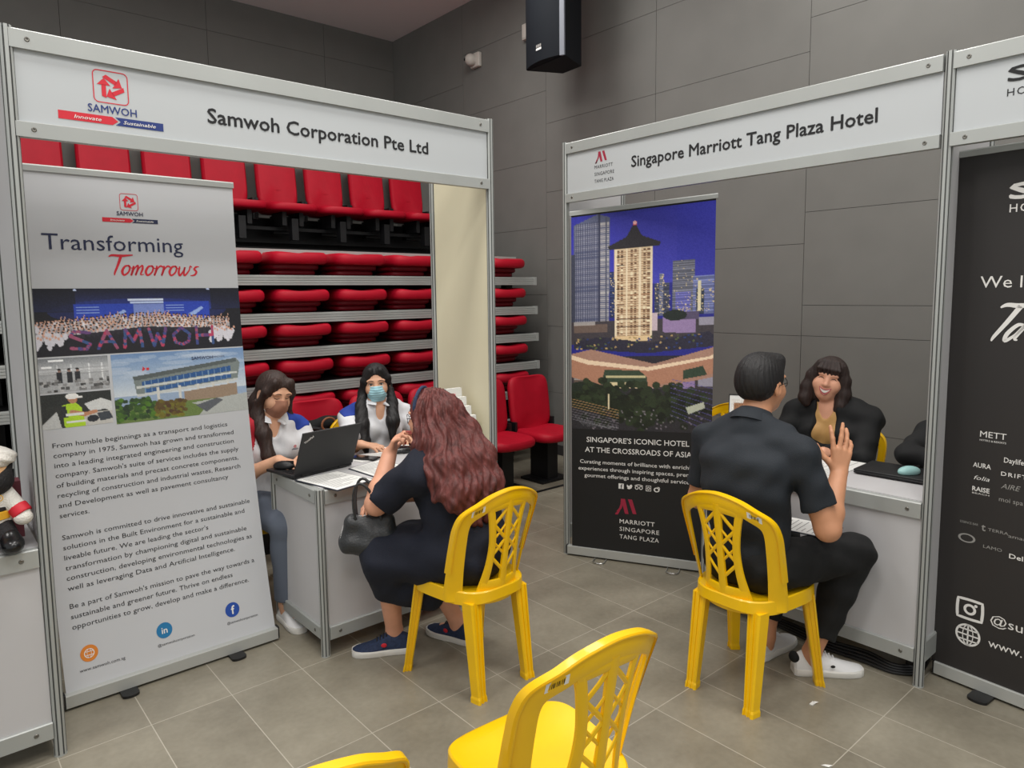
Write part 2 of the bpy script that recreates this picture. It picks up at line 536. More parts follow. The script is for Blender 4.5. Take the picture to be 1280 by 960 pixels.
def nets(F, lo, h):
    S = F < 0
    c = S[:-1, :-1, :-1].astype(np.int8)
    c = sum(S[i:F.shape[0] - 1 + i, j:F.shape[1] - 1 + j, k:F.shape[2] - 1 + k].astype(np.int8) for i in (0, 1) for j in (0, 1) for k in (0, 1))
    act = (c > 0) & (c < 8)
    idx = np.full(act.shape, -1, np.int64)
    I, J, K = np.nonzero(act)
    idx[I, J, K] = np.arange(len(I))
    acc = np.zeros((len(I), 3)); cnt = np.zeros(len(I))
    for a in range(3):
        for p in (0, 1):
            for q in (0, 1):
                o0 = [0, 0, 0]; b1, b2 = [d for d in range(3) if d != a]
                o0[b1] = p; o0[b2] = q; o1 = list(o0); o1[a] = 1
                f0 = F[I + o0[0], J + o0[1], K + o0[2]]; f1 = F[I + o1[0], J + o1[1], K + o1[2]]
                m = (f0 < 0) != (f1 < 0)
                t = np.where(m, f0 / np.where(m, f0 - f1, 1), 0)
                pt = np.zeros((len(I), 3)); pt[:] = o0; pt[:, a] = t
                acc[m] += pt[m]; cnt[m] += 1
    vs = (np.stack([I, J, K], 1) + acc / cnt[:, None]) * h + lo
    faces = []
    for a in range(3):
        b1, b2 = [d for d in range(3) if d != a]
        s0 = [slice(None)] * 3; s1 = [slice(None)] * 3
        s0[a] = slice(0, -1); s1[a] = slice(1, None)
        A = S[tuple(s0)]; B = S[tuple(s1)]
        E = A != B
        P = np.array(np.nonzero(E)).T
        ok = (P[:, b1] > 0) & (P[:, b2] > 0) & (P[:, b1] < F.shape[b1] - 1) & (P[:, b2] < F.shape[b2] - 1)
        P = P[ok]
        def at(d1, d2):
            Q = P.copy(); Q[:, b1] += d1; Q[:, b2] += d2
            return idx[Q[:, 0], Q[:, 1], Q[:, 2]]
        q = np.stack([at(-1, -1), at(0, -1), at(0, 0), at(-1, 0)], 1)
        ins = A[P[:, 0], P[:, 1], P[:, 2]]
        flip = ins if a != 1 else ~ins
        q[~flip] = q[~flip][:, ::-1]
        faces.append(q)
    return vs, np.concatenate(faces)
# ------------------------------------------------------------------ room shell
def math_node(nt, op, a, b=None, clamp=False):
    n = nt.nodes.new('ShaderNodeMath'); n.operation = op; n.use_clamp = clamp
    for i, q in enumerate((a, b)):
        if q is None: continue
        if isinstance(q, (int, float)): n.inputs[i].default_value = q
        else: nt.links.new(q, n.inputs[i])
    return n.outputs[0]

def floor_mat():
    m = mat('grey_floor_tile', (128, 122, 109), .36, bump=.03, bscale=40)
    nt = m.node_tree; b = nt.nodes['Principled BSDF']
    tc = nt.nodes.new('ShaderNodeTexCoord'); sp = nt.nodes.new('ShaderNodeSeparateXYZ')
    nt.links.new(tc.outputs['Object'], sp.inputs[0])
    cx = math_node(nt, 'DIVIDE', math_node(nt, 'SUBTRACT', sp.outputs[0], 1.206), .3028)
    cy = math_node(nt, 'DIVIDE', math_node(nt, 'SUBTRACT', sp.outputs[1], 1.003), .609)
    fx = math_node(nt, 'FRACT', cx); fy = math_node(nt, 'FRACT', cy)
    dx = math_node(nt, 'MULTIPLY', math_node(nt, 'MINIMUM', fx, math_node(nt, 'SUBTRACT', 1, fx)), .3028)
    dy = math_node(nt, 'MULTIPLY', math_node(nt, 'MINIMUM', fy, math_node(nt, 'SUBTRACT', 1, fy)), .609)
    g = math_node(nt, 'LESS_THAN', math_node(nt, 'MINIMUM', dx, dy), .0017)
    wn = nt.nodes.new('ShaderNodeTexWhiteNoise'); wn.noise_dimensions = '2D'
    cb = nt.nodes.new('ShaderNodeCombineXYZ')
    nt.links.new(math_node(nt, 'FLOOR', cx), cb.inputs[0]); nt.links.new(math_node(nt, 'FLOOR', cy), cb.inputs[1])
    nt.links.new(cb.outputs[0], wn.inputs['Vector'])
    n1 = nt.nodes.new('ShaderNodeTexNoise'); n1.inputs['Scale'].default_value = 3.2; n1.inputs['Detail'].default_value = 6; n1.inputs['Roughness'].default_value = .62
    nt.links.new(tc.outputs['Object'], n1.inputs['Vector'])
    n2 = nt.nodes.new('ShaderNodeTexNoise'); n2.inputs['Scale'].default_value = 45; n2.inputs['Detail'].default_value = 4
    nt.links.new(tc.outputs['Object'], n2.inputs['Vector'])
    f = math_node(nt, 'ADD', math_node(nt, 'MULTIPLY', n1.outputs['Fac'], .75), math_node(nt, 'ADD', math_node(nt, 'MULTIPLY', n2.outputs['Fac'], .22), math_node(nt, 'MULTIPLY', wn.outputs['Value'], .10)))
    r = nt.nodes.new('ShaderNodeValToRGB')
    r.color_ramp.elements[0].position = .30; r.color_ramp.elements[1].position = .78
    r.color_ramp.elements[0].color = (*lin((113, 107, 93)), 1); r.color_ramp.elements[1].color = (*lin((152, 146, 130)), 1)
    nt.links.new(f, r.inputs[0])
    mx = nt.nodes.new('ShaderNodeMix'); mx.data_type = 'RGBA'
    nt.links.new(g, mx.inputs[0]); nt.links.new(r.outputs[0], mx.inputs[6]); mx.inputs[7].default_value = (*lin((176, 170, 156)), 1)
    nt.links.new(mx.outputs[2], b.inputs['Base Color'])
    return m
M['wall'] = mat('grey_wall_panel', (116, 115, 111), .75, noise=.04, nscale=4)
M['wall_gap'] = mat('wall_joint', (44, 43, 42), .9)
M['ceiling'] = mat('ceiling_board', (250, 236, 236), .9)
YB, XW, ZC = 7.92, 4.918, 4.784
fl = MB().box(-4, -4, -.1, XW + .3, YB + .3, 0).build('floor', floor_mat()); fl['kind'] = 'structure'
o = MB().box(-4, -4, ZC, XW + .3, YB + .3, ZC + .1).build('ceiling', M['ceiling']); o['kind'] = 'structure'

def panel_wall(name, fn, cols):
    """fn(a,b0,b1,...) panels with real gaps between them"""
    mb = MB()
    for a0, a1, zs in cols:
        zz = [0.0] + zs + [ZC]
        for z0, z1 in zip(zz[:-1], zz[1:]):
            fn(mb, a0 + .002, a1 - .002, z0 + .0015, z1 - .0015)
    mb.cur = 1
    fn(mb, cols[0][0], cols[-1][1], 0, ZC, back=True)
    o = mb.build(name, [M['wall'], M['wall_gap']]); o['kind'] = 'structure'
    return o
def rw(mb, a0, a1, z0, z1, back=False):
    if back: mb.box(XW + .006, a0, z0, XW + .2, a1, z1)
    else: mb.box(XW, a0, z0, XW + .012, a1, z1)
A_ = [.64, 1.297, 1.517, 2.176, 2.835, 3.5, 4.15]; B_ = [.63, 1.295, 1.955, 2.615, 3.275, 3.94]; D_ = [.95, 1.61, 2.275, 2.93, 3.59, 4.25]
panel_wall('wall_right', rw, [(-4, -2.83, B_), (-2.83, -1.5, D_), (-1.5, -.17, A_), (-.17, 1.16, B_), (1.16, 2.49, A_), (2.49, 3.82, B_), (3.82, 5.15, B_), (5.15, 6.48, D_), (6.48, YB + .2, B_)])
def bw(mb, a0, a1, z0, z1, back=False):
    if back: mb.box(a0, YB + .006, z0, a1, YB + .2, z1)
    else: mb.box(a0, YB, z0, a1, YB + .012, z1)
E_ = [.5, 1.15, 1.8, 2.45, 3.11, 3.76, 4.414]
panel_wall('wall_back', bw, [(-4 + 1.33 * i, min(-4 + 1.33 * (i + 1), XW), E_) for i in range(7)])
o = MB().box(3.2, 4.13, 0, XW - .002, 4.16, .006).build('trim_1', M['black_plastic']); o['kind'] = 'structure'
o = MB().box(4.905, 4.3, 0, XW - .001, YB, .1).box(4.905, -4, 0, XW - .001, 4.2, .1).build('baseboard_right', M['wall_gap']); o['kind'] = 'structure'

# ------------------------------------------------------------------ bleacher
DX0, DX1 = -1.2, 4.69
bl = thing('telescopic_bleacher', 'retracted stepped seating stand with stacked aluminium edged decks against the back wall', 'bleacher', (DX0, 5.0, 0))
bo = (DX0, 5.0, 0)
decks = [.44, .705, .97, 1.24, 1.50, 1.78]
for i, z in enumerate(decks):
    y0 = 5.0 + .012 * i
    mb = MB().box(DX0, y0 + .03, z - .05, DX1 - .02, 6.9, z)
    mb.build('deck', M['black_metal'], bl, bo)
    eb = MB()
    prof = [(0, -.074), (.035, -.074), (.035, 0), (.012, 0), (.012, -.004), (0, -.006), (0, -.018), (.005, -.021), (0, -.024), (0, -.036), (.005, -.039), (0, -.042), (0, -.056), (.005, -.059), (0, -.062)]
    eb.loft([[(x, y0 + a, z + b) for a, b in prof] for x in (DX0, DX1 - .03)])
    eb.box(DX1 - .03, y0 - .004, z - .076, DX1, y0 + .05, z + .002)
    tag(eb.build('deck_edge', M['alu'] if i != 3 else M['alu'], bl, bo), 'ribbed aluminium deck edge', None)
mb = MB().box(DX0, 5.33, 1.90, DX1 - .05, 7.3, 1.962)
mb.build('deck', M['black_metal'], bl, bo)
mb = MB().box(DX0, 5.30, 1.895, DX1 - .05, 5.335, 1.985)
tag(mb.build('deck_edge', M['alu'], bl, bo), 'plain aluminium edge of the top deck', None)
mb = MB()
for x in (-1.1, .35, 1.8, 3.25, 4.55):
    mb.box(x, 5.35, 0, x + .08, 5.43, 1.9); mb.box(x, 6.7, 0, x + .08, 6.78, 1.9)
mb.box(DX0 + .05, 5.3, .02, DX1 - .1, 5.34, .12)
mb.build('support_frame', M['black_metal'], bl, bo)
mb = MB().box(DX0 + .02, 6.9, 0, DX1 - .05, 6.95, 1.9)
mb.build('rear_cover', M['black_metal'], bl, bo)
mb = MB()
for z0, z1, y in ((2.02, 2.07, 6.35), (2.22, 2.25, 6.3), (2.12, 2.17, 6.5)): mb.box(DX0, y, z0, DX1 - .1, y + .05, z1)
mb.box(DX0, 6.62, 1.98, DX1 - .1, 6.66, 2.36)
mb.build('seat_beam', M['black_metal'], bl, bo)
MB().box(DX0, 6.72, 2.40, DX1 - .1, 6.75, 3.2).build('back_panel', M['wall'], bl, bo)

def pad_mesh(w, d, h, bow=.02, tilt=0.0, n=28):
    """a cushion with rounded corners, bowed front and soft edges; origin at its back lower middle, +y is front"""
    mb = MB(); rings = []
    pts = []
    for t in np.linspace(0, 2 * math.pi, n * 2, endpoint=False):
        e = 5.0
        c, s_ = math.cos(t), math.sin(t)
        x = (abs(c) ** (2 / e)) * np.sign(c); y = (abs(s_) ** (2 / e)) * np.sign(s_)
        pts.append((x, y))
    for z, k in ((0, .90), (.12, .965), (.3, .995), (.5, 1.0), (.7, .995), (.88, .965), (.97, .9), (1.0, .8), (1.03, .4)):
        rr = []
        for x, y in pts:
            yy = (y * k + 1) / 2 * d + bow * (1 - x * x) * (y > 0) * y
            rr.append((x * k * w / 2, yy, z * h + tilt * yy - .012 * (abs(x) < 2) * math.cos(x * 2.2) * (z > .9)))
        rings.append(rr)
    mb.loft(rings); return mb

# a folded seat: two stacked cushions seen front-on
fs_pad = pad_mesh(.455, .42, .085, .03).mesh('seat_pad', M['red_seat'], smooth=True)
fs_shell = pad_mesh(.40, .36, .05, .015).mesh('backrest', M['red_seat_dark'], smooth=True)
fs_base = pad_mesh(.36, .34, .045, .015).mesh('shell', M['red_seat_dark'], smooth=True)
def folded_seat(loc, lab, grp):
    t = thing('bleacher_seat', lab, 'seat', loc, 0, grp)
    for nm, me, z, y, k in (('seat_pad', fs_pad, .085, -.02, -1), ('backrest', fs_shell, .042, .03, -1), ('shell', fs_base, .0, .04, -1)):
        q = put(bpy.data.objects.new(nm, me), t)
        q.location = (0, .42 + y, z); q.rotation_euler = (0, 0, math.pi)
    return t
ordn = ['fifth', 'fourth', 'third', 'second', 'first', 'outermost']
rowname = {1.78: 'on the top aluminium ledge', 1.50: 'on the second ledge down', 1.24: 'on the third ledge down', .97: 'on the fourth ledge down', .705: 'on the lowest ledge'}
for z in (1.78, 1.50, 1.24, .97, .705):
    for i in range(6):
        x = 1.795 + .51 * i
        side = ['beside the white banner', 'second from the banner', 'third from the banner', 'fourth from the banner', 'behind the ivory panel', 'last one, right of the ivory panel'][i]
        folded_seat((x, 5.0 + .012 * [.44, .705, .97, 1.24, 1.5, 1.78].index(z) + .005, z + .001), 'folded red seat ' + rowname[z] + ', ' + side, 'folded red bleacher seats')

# upright seats: top row and the row on the floor
up_pad = pad_mesh(.45, .44, .075, .035).mesh('seat_pad', M['red_seat'])
def back_pad_mesh(w=.465, h=.49):
    mb = pad_mesh(w, h, .06, -.012)
    mb.v = [(x, -z - .0, y) for x, y, z in mb.v]
    return mb.mesh('backrest', M['red_seat'])
up_back = back_pad_mesh()
top_back = back_pad_mesh(.385, .60)
mb = MB()
mb.box(-.10, .1, -.12, -.06, .34, 0); mb.box(.06, .1, -.12, .10, .34, 0); mb.box(-.1, .06, -.18, .1, .14, -.02); mb.box(-.03, .3, -.25, .03, .38, -.06)
up_br = mb.mesh('bracket', M['black_plastic'])
up_hinge = MB().box(-.012, -.03, -.05, .012, .08, .14).mesh('hinge', M['black_plastic'])
mb = MB().box(-.06, .08, -.375, .06, .3, -.02).box(-.16, .06, -.375, .16, .34, -.35)
up_leg = mb.mesh('pedestal', M['black_metal'])
def upright_seat(loc, lab, grp, floor=False):
    # local: faces -y; origin at the back of the cushion underside
    t = thing('bleacher_seat', lab, 'seat', loc, 0, grp); hs = 1
    for nm, me in (('seat_pad', up_pad), ('backrest', up_back if floor else top_back), ('bracket', up_br), ('hinge', up_hinge), ('hinge', up_hinge)) + ((('pedestal', up_leg),) if floor else ()):
        if nm == 'bracket' and floor: continue
        q = put(bpy.data.objects.new(nm, me), t)
        if nm == 'hinge':
            hs = -hs; q.location = (hs * .222, 0, 0)
        if nm == 'backrest':
            q.location = (0, .0, .045); q.rotation_euler = (-.12, 0, 0)
        else:
            q.rotation_euler = (0, 0, math.pi)
    return t
for i in range(8):
    x = .842 + .472 * i
    lab = ['at the far left beside the white post', 'second from the left, above the white banner', 'third from the left, above the white banner', 'above the right corner of the white banner', 'first whole one right of the banner', 'second whole one right of the banner', 'third whole one right of the banner', 'cut off by the ivory panel'][i]
    upright_seat((x + .0, 6.5, 2.375), 'upright red seat of the top row, ' + lab, 'upright red seats of the top row')
for i in range(6):
    x = 1.63 + .51 * i
    lab = ['behind the woman with the brown mask', 'behind the black bag', 'behind the woman with the blue mask', 'hidden behind the red haired woman and brochures', 'left one seen beside the grey booth post', 'right end one by the grey wall'][i]
    upright_seat((x, 4.62, .372), 'red seat of the floor row, ' + lab, 'red seats of the floor row', True)

# ------------------------------------------------------------------ booths
def post_profile(r=.02):
    p = []
    for i in range(8):
        a = math.pi / 8 + i * math.pi / 4
        for da, rr in ((-.30, 1.0), (-.13, 1.0), (-.12, .80), (.12, .80), (.13, 1.0), (.30, 1.0)):
            p.append((r * rr * math.cos(a + da), r * rr * math.sin(a + da)))
    return p
PP = post_profile()
def post(parent, x, y, z1=2.505, off=(0, 0, 0), z0=0.0, tilt=(0, 0)):
    mb = MB()
    mb.loft([[(x + a, y + b, z0) for a, b in PP], [(x + a + tilt[0], y + b + tilt[1], z1) for a, b in PP]])
    for j in range(len(PP)):
        if j % 6 in (1, 2, 3): mb.mi[j] = 1
    mb.lathe([(.021, z0), (.021, z0 + .004)], (x, y, 0), 16)
    return mb.build('post', [M['alu'], M['groove']], parent, off, smooth=False)
def rail(parent, a, b, z0, z1, off, th=.018, name='rail', screws=True, face=None):
    """an extruded rail between two plan points; face = outward plan normal for the screws"""
    a, b = np.array(a, float), np.array(b, float)
    d = nrm(b - a); n = V(-d[1], d[0]); L = np.linalg.norm(b - a)
    P = lambda u, w, z: (*(a + d * u + n * w), z)
    mb = MB(); h = z1 - z0
    prof = [(-th, 0), (th, 0), (th, .15), (th * .8, .2), (th * .8, .8), (th, .85), (th, 1), (-th, 1)]
    prof = [(-th, 0), (-th + .004, -.0), (th - .004, 0), (th, .06), (th, .94), (th - .004, 1), (-th + .004, 1), (-th, .94), (-th, .06)]
    mb.loft([[P(u, w, z0 + h * q) for w, q in prof] for u in (.0, L)])
    r = mb.build(name, M['alu'], parent, off, smooth=False)
    if screws:
        sg = 1 if face is None or np.dot(n, face) > 0 else -1
        for u in (.05, L - .05):
            s = MB(); c = V(*P(u, sg * (th + .001), (z0 + z1) / 2))
            nn = V(n[0], n[1], 0) * sg
            dd = V(d[0], d[1], 0)
            s.loft([[c + nn * q + rr * (math.cos(t) * dd + math.sin(t) * V(0, 0, 1)) for t in np.linspace(0, 2 * math.pi, 12, endpoint=False)] for rr, q in ((.008, -.003), (.008, 0), (.006, .002), (.003, .0015), (.0028, -.0005))])
            s.build('screw', M['screw'], r, off)
    return r

def samwoh_logo(mr, fm, u, v, s):
    """rounded outline square with three chasing arrows; u,v lower left"""
    r = s * .14; pts = []
    for cx, cy, a0 in ((1 - .14, .14, -90), (1 - .14, 1 - .14, 0), (.14, 1 - .14, 90), (.14, .14, 180)):
        for a in np.linspace(a0, a0 + 90, 6): pts.append((u + s * cx + r * math.cos(math.radians(a)), v + s * cy + r * math.sin(math.radians(a))))
    pts.append(pts[0])
    stroke2(mr, fm, pts, s * .03, smooth=False)
    c = (u + s * .5, v + s * .5)
    for k in range(3):
        a = math.radians(-120 * k)
        ca, sa = math.cos(a), math.sin(a)
        def T(x, y): return (c[0] + s * (x * ca - y * sa), c[1] + s * (x * sa + y * ca))
        # a bar tangential to the centre with an arrow head at its clockwise end
        poly2(mr, fm, [T(-.27, -.30), T(-.14, -.35), T(-.14, .06), T(-.27, .06)])
        poly2(mr, fm, [T(-.40, .05), T(-.01, .05), T(-.19, .27)])
def ribbon(mr, mbl, mw, fm, u0, u1, v0, v1):
    m = u0 + (u1 - u0) * .53; h = v1 - v0; e = (u1 - u0) * .035
    poly2(mr, fm, [(u0, v0), (m - e, v0), (m + e * .6, (v0 + v1) / 2), (m - e, v1), (u0, v1)])
    poly2(mbl, fm, [(m - e * .2, v0), (u1, v0), (u1, v1), (m - e * .2, v1), (m + e * 1.3, (v0 + v1) / 2)])
    f2 = lambda a, b: fm(a, b, .0006)
    letters(mw, f2, 'Innovate', u0 + (u1 - u0) * .14, v0 + h * .28, h * .42, width=(u1 - u0) * .25, bold=.01, shear=.25)
    letters(mw, f2, 'Sustainable', m + (u1 - u0) * .07, v0 + h * .28, h * .42, width=(u1 - u0) * .32, bold=.01, shear=.25)
def m_logo(mr, md, fm, u, v, w, h):
    P = lambda *pts: [(u + a * w, v + b * h) for a, b in pts]
    poly2(mr, fm, P((.22, 1.0), (.40, 1.0), (.68, .28), (.58, .18), (.52, .02), (.47, .02)) if False else P((.24, 1), (.44, 1), (.62, .08), (.44, .08)))
    poly2(mr, fm, P((.58, 1), (.78, 1), (1.0, .12), (.82, .12)))
    poly2(mr, fm, P((.24, 1), (.33, .62), (.28, .40), (.13, .18), (.02, .18), (.16, .42), (.22, .65)))
    poly2(md, fm, P((.02, .18), (.13, .18), (.06, -.06), (-.06, -.12)) if False else P((.13, .22), (.22, .30), (.10, .0), (-.04, -.02), (-.02, .08)))

LBX0, LBX1, LBY = .3095, 2.3315, 2.862
RBX, RBY0, RBY1 = 3.045, 3.0226, .996
WD = .515
lb = thing('exhibition_booth', 'white aluminium shell booth with the corporation name on its fascia, left one', 'booth', (LBX0, LBY, 0))
off = (LBX0, LBY, 0)
post(lb, LBX0, LBY, off=off, tilt=(.012, 0)); post(lb, LBX1, LBY, off=off); post(lb, LBX0, LBY + WD, off=off); post(lb, LBX1, LBY + WD, off=off)
rail(lb, (LBX0 + .018, LBY), (LBX1 - .018, LBY), 2.437, 2.498, off, name='fascia_rail', face=(0, -1))
rail(lb, (LBX0 + .018, LBY), (LBX1 - .018, LBY), 2.156, 2.206, off, name='fascia_rail', face=(0, -1))
bd = MB().box(LBX0 + .018, LBY - .004, 2.2, LBX1 - .018, LBY + .004, 2.44).build('fascia_board', M['fascia'], lb, off)
for x in (LBX0, LBX1):
    mb = MB().box(x - .004, LBY + .016, .12, x + .004, LBY + WD - .016, 2.44)
    mb.build('side_panel', M['panel_cream'] if x == LBX1 else M['panel'], lb, off)
    for z0, z1 in ((2.437, 2.498), (.05, .13)):
        rail(lb, (x, LBY + .018), (x, LBY + WD - .018), z0, z1, off, th=.014, name='side_rail', screws=False)
fmA = lambda u, v, e=0.0: (LBX0 + u, LBY - .0052 - e, v)
mr, mn, mw, mk = MB(), MB(), MB(), MB()
samwoh_logo(mr, fmA, .253, 2.306, .108)
letters(mn, fmA, 'SAMWOH', .232, 2.270, .026, width=.153, bold=.012)
ribbon(mr, mn, mw, fmA, .142, .472, 2.232, 2.26)
word_parts('company_name', M['ink'], bd, off, fmA, 'Samwoh Corporation Pte Ltd', .633, 2.288, .055, 1.01, bold=.022)
mr.build('red_emblem', M['red_ink'], bd, off, smooth=False); mn.build('navy_wordmark', M['blue_ink'], bd, off, smooth=False)
mw.build('slogan', M['white_ink'], bd, off, smooth=False)

rb = thing('exhibition_booth', 'white aluminium shell booth with the hotel name on its fascia, middle one', 'booth', (RBX, RBY0, 0))
off = (RBX, RBY0, 0)
post(rb, RBX, RBY0, off=off); post(rb, RBX, RBY1, off=off, tilt=(.0, -.006)); post(rb, RBX + WD, RBY0, off=off); post(rb, RBX + WD, RBY1, off=off)
rail(rb, (RBX, RBY0 - .018), (RBX, RBY1 + .018), 2.437, 2.498, off, name='fascia_rail', face=(-1, 0))
rail(rb, (RBX, RBY0 - .018), (RBX, RBY1 + .018), 2.156, 2.206, off, name='fascia_rail', face=(-1, 0))
bd = MB().box(RBX - .004, RBY1 + .018, 2.2, RBX + .004, RBY0 - .018, 2.44).build('fascia_board', M['fascia'], rb, off)
for y in (RBY0, RBY1):
    mb = MB().box(RBX + .016, y - .004, .12, RBX + WD - .016, y + .004, 2.44)
    mb.build('side_panel', M['panel'], rb, off)
    for z0, z1 in ((2.437, 2.498), (.10, .19)):
        rail(rb, (RBX + .018, y), (RBX + WD - .018, y), z0, z1, off, th=.014, name='side_rail', screws=False)
fmB = lambda u, v, e=0.0: (RBX - .0052 - e, RBY0 - u, v)
mr, md, mk, mg = MB(), MB(), MB(), MB()
m_logo(mr, md, fmB, .243, 2.352, .085, .062)
for i, tx in enumerate(('MARRIOTT', 'SINGAPORE', 'TANG PLAZA')):
    letters(mg, fmB, tx, .236, 2.322 - .039 * i, .019, width=(.135, .145, .142)[i], spacing=1.15)
word_parts('company_name', M['ink'], bd, off, fmB, 'Singapore Marriott Tang Plaza Hotel', .504, 2.296, .058, 1.27, bold=.022)
mr.build('red_emblem', M['wine_ink'], bd, off, smooth=False); md.build('emblem_foot', M['wine_dark'], bd, off, smooth=False)
mg.build('hotel_wordmark', M['ink'], bd, off, smooth=False)

tb = thing('exhibition_booth', 'white aluminium shell booth at the right edge, only the start of its fascia seen', 'booth', (RBX, RBY1, 0))
off = (RBX, RBY1, 0)
Y2 = RBY1 - 2.026
post(tb, RBX, Y2, off=off); post(tb, RBX + WD, Y2, off=off)
rail(tb, (RBX, RBY1 - .018), (RBX, Y2 + .018), 2.437, 2.498, off, name='fascia_rail', face=(-1, 0))
rail(tb, (RBX, RBY1 - .018), (RBX, Y2 + .018), 2.156, 2.206, off, name='fascia_rail', face=(-1, 0))
bd = MB().box(RBX - .004, Y2 + .018, 2.2, RBX + .004, RBY1 - .018, 2.44).build('fascia_board', M['fascia'], tb, off)
fmC = lambda u, v, e=0.0: (RBX - .0052 - e, RBY1 - u, v)
mk = MB()
letters(mk, fmC, 'S', .190, 2.352, .05, width=.07, bold=.03)
letters(mk, fmC, 'HO', .190, 2.302, .026, spacing=1.2)
mk.build('hotel_wordmark', M['ink'], bd, off, smooth=False)

# ------------------------------------------------------------------ counters
def counter(name, label, org, rz, w=1.0, d=.5, zt=.772, foot=.075, left_side=True, right_side=True, shared=()):
    """local: x along the front, front at y=0, depth to +y"""
    t = thing(name, label, 'counter', (org[0], org[1], 0), rz)
    for x in (.0, w):
        for y in (0, d):
            if x != w: post(t, x, y, zt)
    for z0, z1 in ((zt - .068, zt - .004), (foot, foot + .06)):
        rail(t, (.018, 0), (w - .018, 0), z0, z1, (0, 0, 0), th=.016, face=(0, -1))
        for x, fc, on in ((0, (-1, 0), left_side),):
            rail(t, (x, .018), (x, d - .018), z0, z1, (0, 0, 0), th=.016, face=fc, screws=on)
        if z0 > .3: rail(t, (.018, d), (w - .018, d), z0, z1, (0, 0, 0), th=.016, screws=False)
    MB().box(.018, -.004, foot + .05, w - .018, .004, zt - .06).build('front_panel', M['panel'], t)
    for x in (0,): MB().box(x - .004, .018, foot + .05, x + .004, d - .018, zt - .06).build('side_panel', M['panel'], t)
    MB().box(.012, .012, zt - .012, w - .012, d - .012, zt).build('worktop', M['panel'], t)
    return t
CT = .772
counter('booth_counter', 'white counter with aluminium frame holding laptop and forms, left booth', (1.335, LBY), 0, w=LBX1 - 1.335, d=.5)
counter('booth_counter', 'white counter with aluminium frame under the black laptop, hotel booth', (RBX, 2.02), -math.pi / 2, w=2.02 - RBY1, d=.5, foot=.10)
counter('booth_counter', 'white counter at the left edge carrying the plush doll', (-.71, LBY), 0, w=LBX0 + .71, d=.5)

# ------------------------------------------------------------------ banners
def banner_off(z): return .28 * (1 - max(0.0, 1 - z / 2.15) ** 2.2)
def fmL(u, v, e=0.0): return (.371 + u, 3.157 + banner_off(v) - .001 - e, v)
def sheet(fm, u0, u1, v0, v1, nv=30, th=.0012):
    mb = MB()
    vs = np.linspace(v0, v1, nv)
    g = [[fm(u, v, -.0012) for v in vs] for u in (u0, u1)]; h = [[fm(u, v, -.0024) for v in vs] for u in (u0, u1)]
    mb.loft([[g[0][i], g[1][i], h[1][i], h[0][i]] for i in range(nv)])
    return mb
# --- left banner
nl = thing('roll_up_banner', 'tall white roll-up banner with long printed text beside the left counter', 'banner', (.8, 3.16, 0))
off = (.8, 3.16, 0)
def cassette(parent, a, b, off, h=.05, dep=.07, zb=.012):
    a, b = V(*a), V(*b); d = nrm(b - a); n = V(-d[1], d[0])
    if np.dot(n, a) < 0: n = -n          # n points away from the camera
    prof = [(-.012, 0), (-.012, h * .96), (-.008, h), (dep * .35, h), (dep, h * .45), (dep, 0)]
    mb = MB().loft([[(*(q + n * w), zb + z) for w, z in prof] for q in (a, b)])
    c = mb.build('cassette', M['alu_bright'], parent, off, smooth=False)
    mb = MB()
    for q, s in ((a, -1), (b, 1)):
        mb.loft([[(*(q + d * s * e + n * w), zb + z + (.006 if z > .01 else 0)) for w, z in prof] for e in (0, .006)])
    mb.build('end_cap', M['black_plastic'], c, off, smooth=False)
    return d, n
d, n = cassette(nl, (.371, 3.157), (1.231, 3.157), off)
def flat_foot(parent, c, n, d, off, L=.11, w=.032):
    mb = MB(); pts = []
    for t in np.linspace(0, math.pi, 10): pts.append((w * math.cos(t), -L - w * .6 * math.sin(t)))
    pts = [(w, .09)] + pts + [(-w, .09)]
    P = [(c[0] + d[0] * a + n[0] * b, c[1] + d[1] * a + n[1] * b) for a, b in pts]
    mb.prism(P, .001, .011)
    return mb.build('foot', M['black_plastic'], parent, off)
for u in (.22, .66): flat_foot(nl, (.371 + u, 3.157), n, d, off, L=.055)
sh = sheet(fmL, .006, .858, .055, 2.14).build('banner_sheet', M['vinyl'], nl, off)
mb = MB()
p0, p1 = V(*fmL(.0, 2.135)), V(*fmL(.862, 2.135))
mb.loft([[p + V(0, y, z) for y, z in ((-.006, 0), (-.006, .022), (-.003, .027), (.012, .027), (.014, 0))] for p in (p0, p1)])
mb.build('top_rail', M['alu'], nl, off, smooth=False)
MB().tube([fmL(.43, z, -.03) for z in (.05, .4, .8, 1.2, 1.6, 2.0, 2.14)], .008).build('support_pole', M['black_metal'], nl, off)
mr, mn, mw, mt, mo, mte, mf, mg = (MB() for _ in range(8))
samwoh_logo(mr, fmL, .375, 2.002, .07)
letters(mn, fmL, 'SAMWOH', .360, 1.979, .017, width=.102, bold=.012)
ribbon(mr, mn, mw, fmL, .303, .521, 1.949, 1.967)
mtr = MB(); letters(mtr, fmL, 'Transforming', .080, 1.826, .066, width=.54); mtr.build('headline', M['navy_ink'], sh, off, smooth=False)
